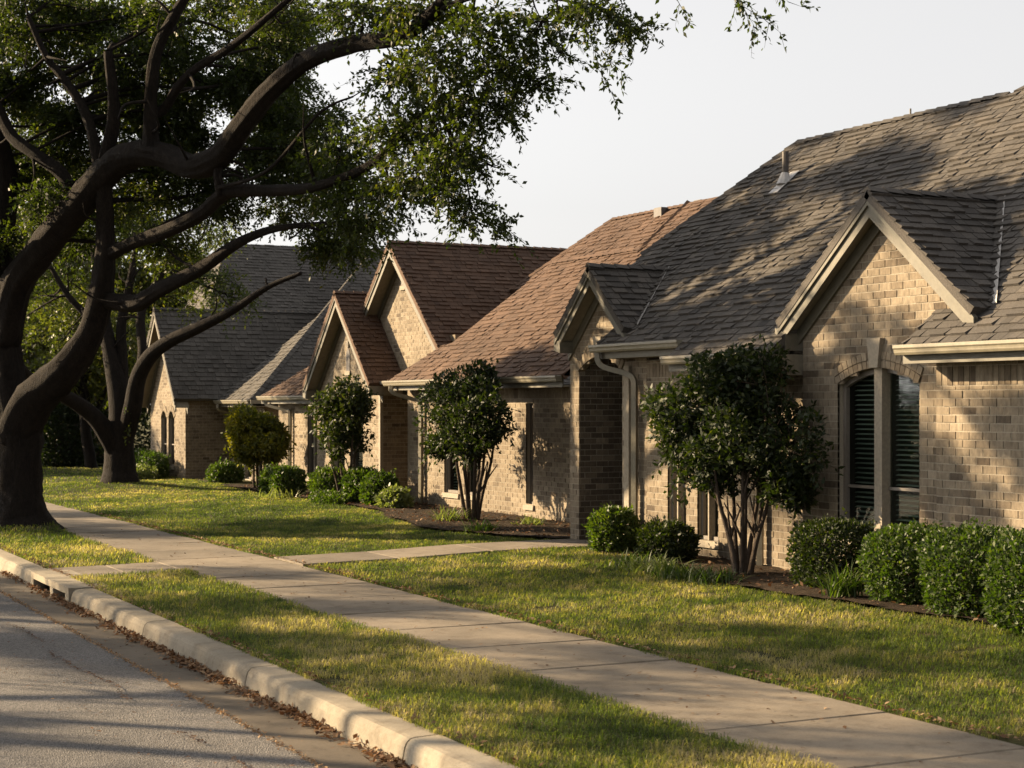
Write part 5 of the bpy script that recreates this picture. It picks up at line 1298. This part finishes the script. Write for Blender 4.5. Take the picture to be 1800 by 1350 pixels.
hedge('round_bush', 'small bush on the lawn edge in front of the far house window', 12.3, 40.2, .12, .8, .9, .55, 2500, None, ll=.09, lw=.045, tone=.55, rnd=2.2, cat='bush')
hedge('hedge', 'low pale clipped hedge at the foot of the far house gable', 10.9, 43.6, .12, .9, 2.2, .42, 4500, None, 'pale_leaf', ll=.08, lw=.04, tone=.4)
hedge('hedge', 'dark green clipped hedge behind the low pale hedge at the far house', 11.45, 44.4, .12, .7, 2.6, .72, 4500, None, ll=.09, lw=.045, tone=.3)
hedge('hedge', 'long dark hedge along the distant house across the cross street', 7.4, 62.5, .1, 7.0, 1.2, 1.1, 9000, None, 'holly_leaf', ll=.16, lw=.08, tone=.3)
hedge('hedge', 'tall dark hedge closing the view beside the far house, beyond the cross street', 13.5, 59.0, .1, 5.0, 1.6, 3.4, 7000, None, 'holly_leaf', ll=.2, lw=.1, tone=.35)
hedge('hedge', 'tall dark hedge added out of view across the road, for the near window to reflect', -10.5, 38.0, .1, 1.8, 26.0, 3.6, 16000, None, 'holly_leaf', ll=.22, lw=.11, tone=.35)  # unseen, added so the window panes reflect something dark
hedge('hedge', 'dark tall bush behind the forked oak trunk, left of the far house', 11.0, 52.5, .1, 1.6, 1.4, 2.2, 5000, None, 'holly_leaf', ll=.14, lw=.07, tone=.35, rnd=2.4)

def blades(n, x, y, z, length, width, lean, tone, mat, name, parent, kind=None):
    """arching strap leaves from a point cloud of bases"""
    az = RNG.uniform(0, 2 * math.pi, n); ln = length * RNG.uniform(.55, 1.1, n); le = lean * RNG.uniform(.2, 1.3, n)
    d = np.stack([np.cos(az), np.sin(az), np.zeros(n)], 1); s_ = np.stack([-np.sin(az), np.cos(az), np.zeros(n)], 1)
    b = np.stack([x, y, z], 1); rows = []
    for k, (t, wd) in enumerate(((0, .7), (.4, 1.0), (.75, .75), (1.0, .06))):
        c = b + d * (le * ln * t ** 1.6)[:, None] + np.array([0, 0, 1.0]) * (ln * (t - .38 * np.minimum(le, 1.4) * t ** 2.4))[:, None]
        rows += [c - s_ * (width * wd / 2), c + s_ * (width * wd / 2)]
    V = np.stack(rows, 1).reshape(-1, 3)
    f = np.array([(0, 1, 3, 2), (2, 3, 5, 4), (4, 5, 7, 6)])
    F = (f[None] + (np.arange(n) * 8)[:, None, None]).reshape(-1, 4)
    T = np.repeat(np.clip(tone + RNG.normal(0, .2, n), 0, 1), 3)
    return finish(bpy.data.objects.new(name, np_mesh(name, V, F, T, M[mat])), parent, kind)
def clump(name, label, x, y, z, n, length, width, lean, tone, mat, r=.06, group=None):
    t = thing(name, label, 'plant', (x, y, z), group)
    blades(n, x + RNG.normal(0, r, n), y + RNG.normal(0, r, n), np.full(n, z - .01), length, width, lean, tone, mat, 'leaves', t, 'stuff')
    return t
clump('spiky_plant', 'spiky strap leaved plant between the dark hedge and the sunlit hedge', 9.95, 12.98, .26, 130, .42, .016, .8, .6, 'box_leaf', .07)
lab = ['below the dark low bush', 'left of the large shrub stems', 'at the foot of the large shrub stems', 'just right of the large shrub stems', 'in the shade left of the dark hedge']
for i, (x, y) in enumerate(((9.95, 16.7), (9.85, 16.25), (9.75, 15.8), (9.7, 15.35), (9.75, 14.8))):
    clump('strap_leaf_plant', 'low strap leaved plant ' + lab[i], x, y, .25, 110, .26, .016, 1.1, .45, 'pale_leaf' if i in (1, 2) else 'box_leaf', .13, 'strap leaved plants edging the near bed')
lab2 = ['left of the bare shrub stems', 'right behind the bare shrub stems', 'at the lawn corner of the entry path']
for i, (x, y, mt, l) in enumerate(((11.0, 24.2, 'pale_leaf', .36), (11.75, 22.9, 'pale_leaf', .25), (10.5, 22.0, 'box_leaf', .3))):
    clump('strap_leaf_plant', 'light green tufted plant in the mulch, ' + lab2[i], x, y, .24, 120, l, .02, 1.0, .6, mt, .1, 'tufted plants in the middle bed')
clump('dry_plant', 'pale dry tufted plant at the end of the mulch bed by the trimmed bushes', 11.1, 32.6, .2, 160, .32, .02, 1.1, .75, 'pale_leaf', .2)

# ------------------------------------------------------------------ mulch beds, litter, grass
def bed_near(x, y):
    e = 9.92 - .2 * np.sin((y - 9) * .5) + .25 * (vnoise(y * .8, y * 0 + 3) - .5) + np.clip((y - 14.5) * .14, 0, .6)
    return (x > e) & (x < 11.2) & (y < 19.2) & (y > 4)
def bed_mid(x, y):
    e = 10.95 - .75 * np.exp(-((y - 23.2) / 2.2) ** 2) + .35 * (vnoise(y * .7, y * 0 + 8) - .5) + np.clip((y - 27) * .06, 0, .5)
    return (x > e) & (x < 13.0) & (y > 20.45) & (y < 38)
grid_sheet('mulch_bed', 8.8, 11.25, 4, 19.25, 50, 300, lambda X, Y: gz(X, Y) + .012 + .035 * fbm(X * 6, Y * 6), M['mulch'], 'structure', bed_near)
grid_sheet('mulch_bed', 9.3, 13.2, 20.4, 38, 70, 320, lambda X, Y: gz(X, Y) + .012 + .035 * fbm(X * 6, Y * 6), M['mulch'], 'structure', bed_mid)

def litter(name, x, y, z, size, tone, tilt=.35):
    n = len(x); az = RNG.uniform(0, 2 * math.pi, n)
    ax = unit(np.stack([np.cos(az), np.sin(az), RNG.normal(0, tilt, n)], 1)); nr = unit(np.stack([RNG.normal(0, tilt, n), RNG.normal(0, tilt, n), np.ones(n)], 1))
    s_ = size * RNG.uniform(.6, 1.3, n)
    a = leaf_arrays(np.stack([x, y, z], 1), ax, nr, s_, s_ * .5, np.clip(tone + RNG.normal(0, .25, n), 0, 1))
    return leaves_mesh(name, [a], M['dead_leaf'], None, 'stuff')
n = 5200
yy = RNG.uniform(6, 22, n); den = vnoise(yy * 1.3, yy * 0 + 2) * .7 + .3 * vnoise(yy * 5, yy * 0 + 5); keep = RNG.random(n) < den ** 1.6 * 1.5
yy = yy[keep]; xx = 3.875 - np.abs(RNG.normal(0, .055, len(yy))) * (.5 + vnoise(yy * 2, yy * 0 + 1))
zz = .004 + .028 * RNG.random(len(yy)) * np.exp(-(3.88 - xx) / .07)
litter('fallen_leaves', xx, yy, zz, .05, .5, .5)
n = 260; yy = RNG.uniform(7, 26, n); litter('fallen_leaves', RNG.uniform(5.5, 6.8, n), yy, np.full(n, .196), .04, .45, .2)
n = 700; yy = RNG.uniform(6, 30, n); litter('fallen_leaves', RNG.uniform(2.4, 3.85, n) , yy, np.full(n, .026), .035, .35, .12)
n = 2400; yy = RNG.uniform(7, 30, n); xx = np.where(RNG.random(n) < .6, 6.87 + np.abs(RNG.normal(0, .035, n)), 4.13 + np.abs(RNG.normal(0, .03, n))); litter('fallen_leaves', xx, yy, gz(xx, yy) + .012, .045, .7)
n = 4500; xx = RNG.uniform(9.3, 12.6, n); yy = RNG.uniform(5, 37, n); k = (bed_near(xx, yy) | bed_mid(xx, yy)); xx, yy = xx[k], yy[k]; litter('fallen_leaves', xx, yy, gz(xx, yy) + .045, .06, .5, .5)
# ragged edge of stones between asphalt and gutter, and the crack that runs beside it
n = 2600; yy = RNG.uniform(6, 26, n); litter('road_grit', 3.43 + RNG.normal(0, .014, n), yy, np.full(n, .004) + .010 * RNG.random(n), .026, .95, .5)
n = 1500; yy = RNG.uniform(8, 17.5, n); xx = 2.98 + .05 * np.sin(yy * 2.1) + .05 * (vnoise(yy * 3, yy * 0) - .5) + RNG.normal(0, .008, n); k = (vnoise(yy * 2.2, yy * 0 + 11) > .5) & (RNG.random(n) < .5); litter('road_grit', xx[k], yy[k], np.full(k.sum(), .0235), .026, .15, .2)
m = MB(); py = np.arange(8, 17.5, .06)
for a, b_ in zip(py, py[1:]):
    if vnoise(a * 2.2, 11.) > .5:
        f = lambda q: 2.98 + .05 * math.sin(q * 2.1) + .05 * (float(vnoise(q * 3, 0.)) - .5)
        w_ = .0015 + .0035 * float(vnoise(a * 4, 2.))
        m.add([(f(a) - w_, a, 0.0235), (f(a) + w_, a, 0.0235), (f(b_) + w_, b_, 0.0235), (f(b_) - w_, b_, 0.0235)], [(0, 1, 2, 3)])
m.build('road_crack', M['pipe'], None, 'structure')

def grass(name, rects, mask=None, length=.06, dry=.0, width=.0055):
    V, F, T, off = [], [], [], 0
    for (x0, x1, y0, y1, dens) in rects:
        n = int((x1 - x0) * (y1 - y0) * dens)
        x, y = RNG.uniform(x0, x1, n), RNG.uniform(y0, y1, n)
        k = ~(((x > 5.44 + .09 * vnoise(y * 3.1, y * 0 + 4)) & (x < 6.86 - .09 * vnoise(y * 3.3, y * 0 + 14))) | (x < 4.12 - .04 * vnoise(y * 4, y * 0 + 24)))
        x, y = x[k], y[k]
        if mask is not None:
            k = ~mask(x, y); x, y = x[k], y[k]
        n = len(x); k_ = math.sqrt(2600 / dens)
        pat = .5 * fbm(x * .8 + 3, y * .8 + 5) + .5 * fbm(x * 2.6 + 13, y * 2.0 + 5); fine = fbm(x * 7, y * 7)
        az = RNG.uniform(0, 2 * math.pi, n); le = RNG.uniform(.5, 1.9, n)
        ln = length * RNG.uniform(.5, 1.25, n) * (.7 + .6 * fine)
        wd = width * k_ * RNG.uniform(.7, 1.3, n)
        d = np.stack([np.cos(az), np.sin(az), 0 * az], 1); s_ = np.stack([-np.sin(az), np.cos(az), 0 * az], 1)
        b = np.stack([x, y, gz(x, y) - .014 + .01 * (fine - .5)], 1); up = np.array([0, 0, 1.0])
        mid = b + d * (ln * le * .25)[:, None] + up * (ln * .62)[:, None]
        tip = b + d * (ln * le * .8)[:, None] + up * (ln * (1.05 - .35 * le))[:, None]
        v = np.stack([b - s_ * wd[:, None] / 2, b + s_ * wd[:, None] / 2, mid + s_ * wd[:, None] * .4, tip, mid - s_ * wd[:, None] * .4], 1).reshape(-1, 3)
        i = np.arange(n)[:, None] * 5 + off
        f = np.concatenate([i + np.array([[0, 1, 2]]), i + np.array([[0, 2, 4]]), i + np.array([[4, 2, 3]])], 0)
        t = np.clip(.36 + dry + 2.0 * (pat - .47) + .7 * (fine - .5) + RNG.normal(0, .13, n), 0, 1)
        V.append(v); F.append(f); T.append(np.tile(t, 3)); off += n * 5
    me = np_mesh(name, np.concatenate(V), np.concatenate(F), np.concatenate(T), M['grass'])
    return finish(bpy.data.objects.new(name, me), None, 'stuff')
def bare(x, y):
    return (vnoise(x * 2.4 + 4, y * 2.4) > .93)
grass('grass', [(4.08, 5.53, 6.5, 11, 4200), (4.1, 5.52, 11, 15, 3000), (4.12, 5.5, 15, 19.34, 2200), (4.12, 5.47, 20.6, 26, 1300), (4.12, 5.47, 26, 38, 500)], bare, .06, .17)
nb_ = lambda x, y: bed_near(x, y) | ((y > 19.28) & (x < 13)) | bare(x, y)
grass('grass', [(6.78, 10.6, 7.5, 12, 2900), (6.78, 10.6, 12, 16, 2300), (6.86, 11, 16, 19.3, 1500)], nb_, .052, .10)
mb_ = lambda x, y: bed_mid(x, y) | (y < 20.4) | (x > 13.2)
grass('grass', [(6.8, 11.2, 20.4, 25, 1900), (6.8, 11.6, 25, 31, 1200), (6.8, 12, 31, 42, 600), (6.0, 13, 42, 52, 160)], mb_, .04, -.02)
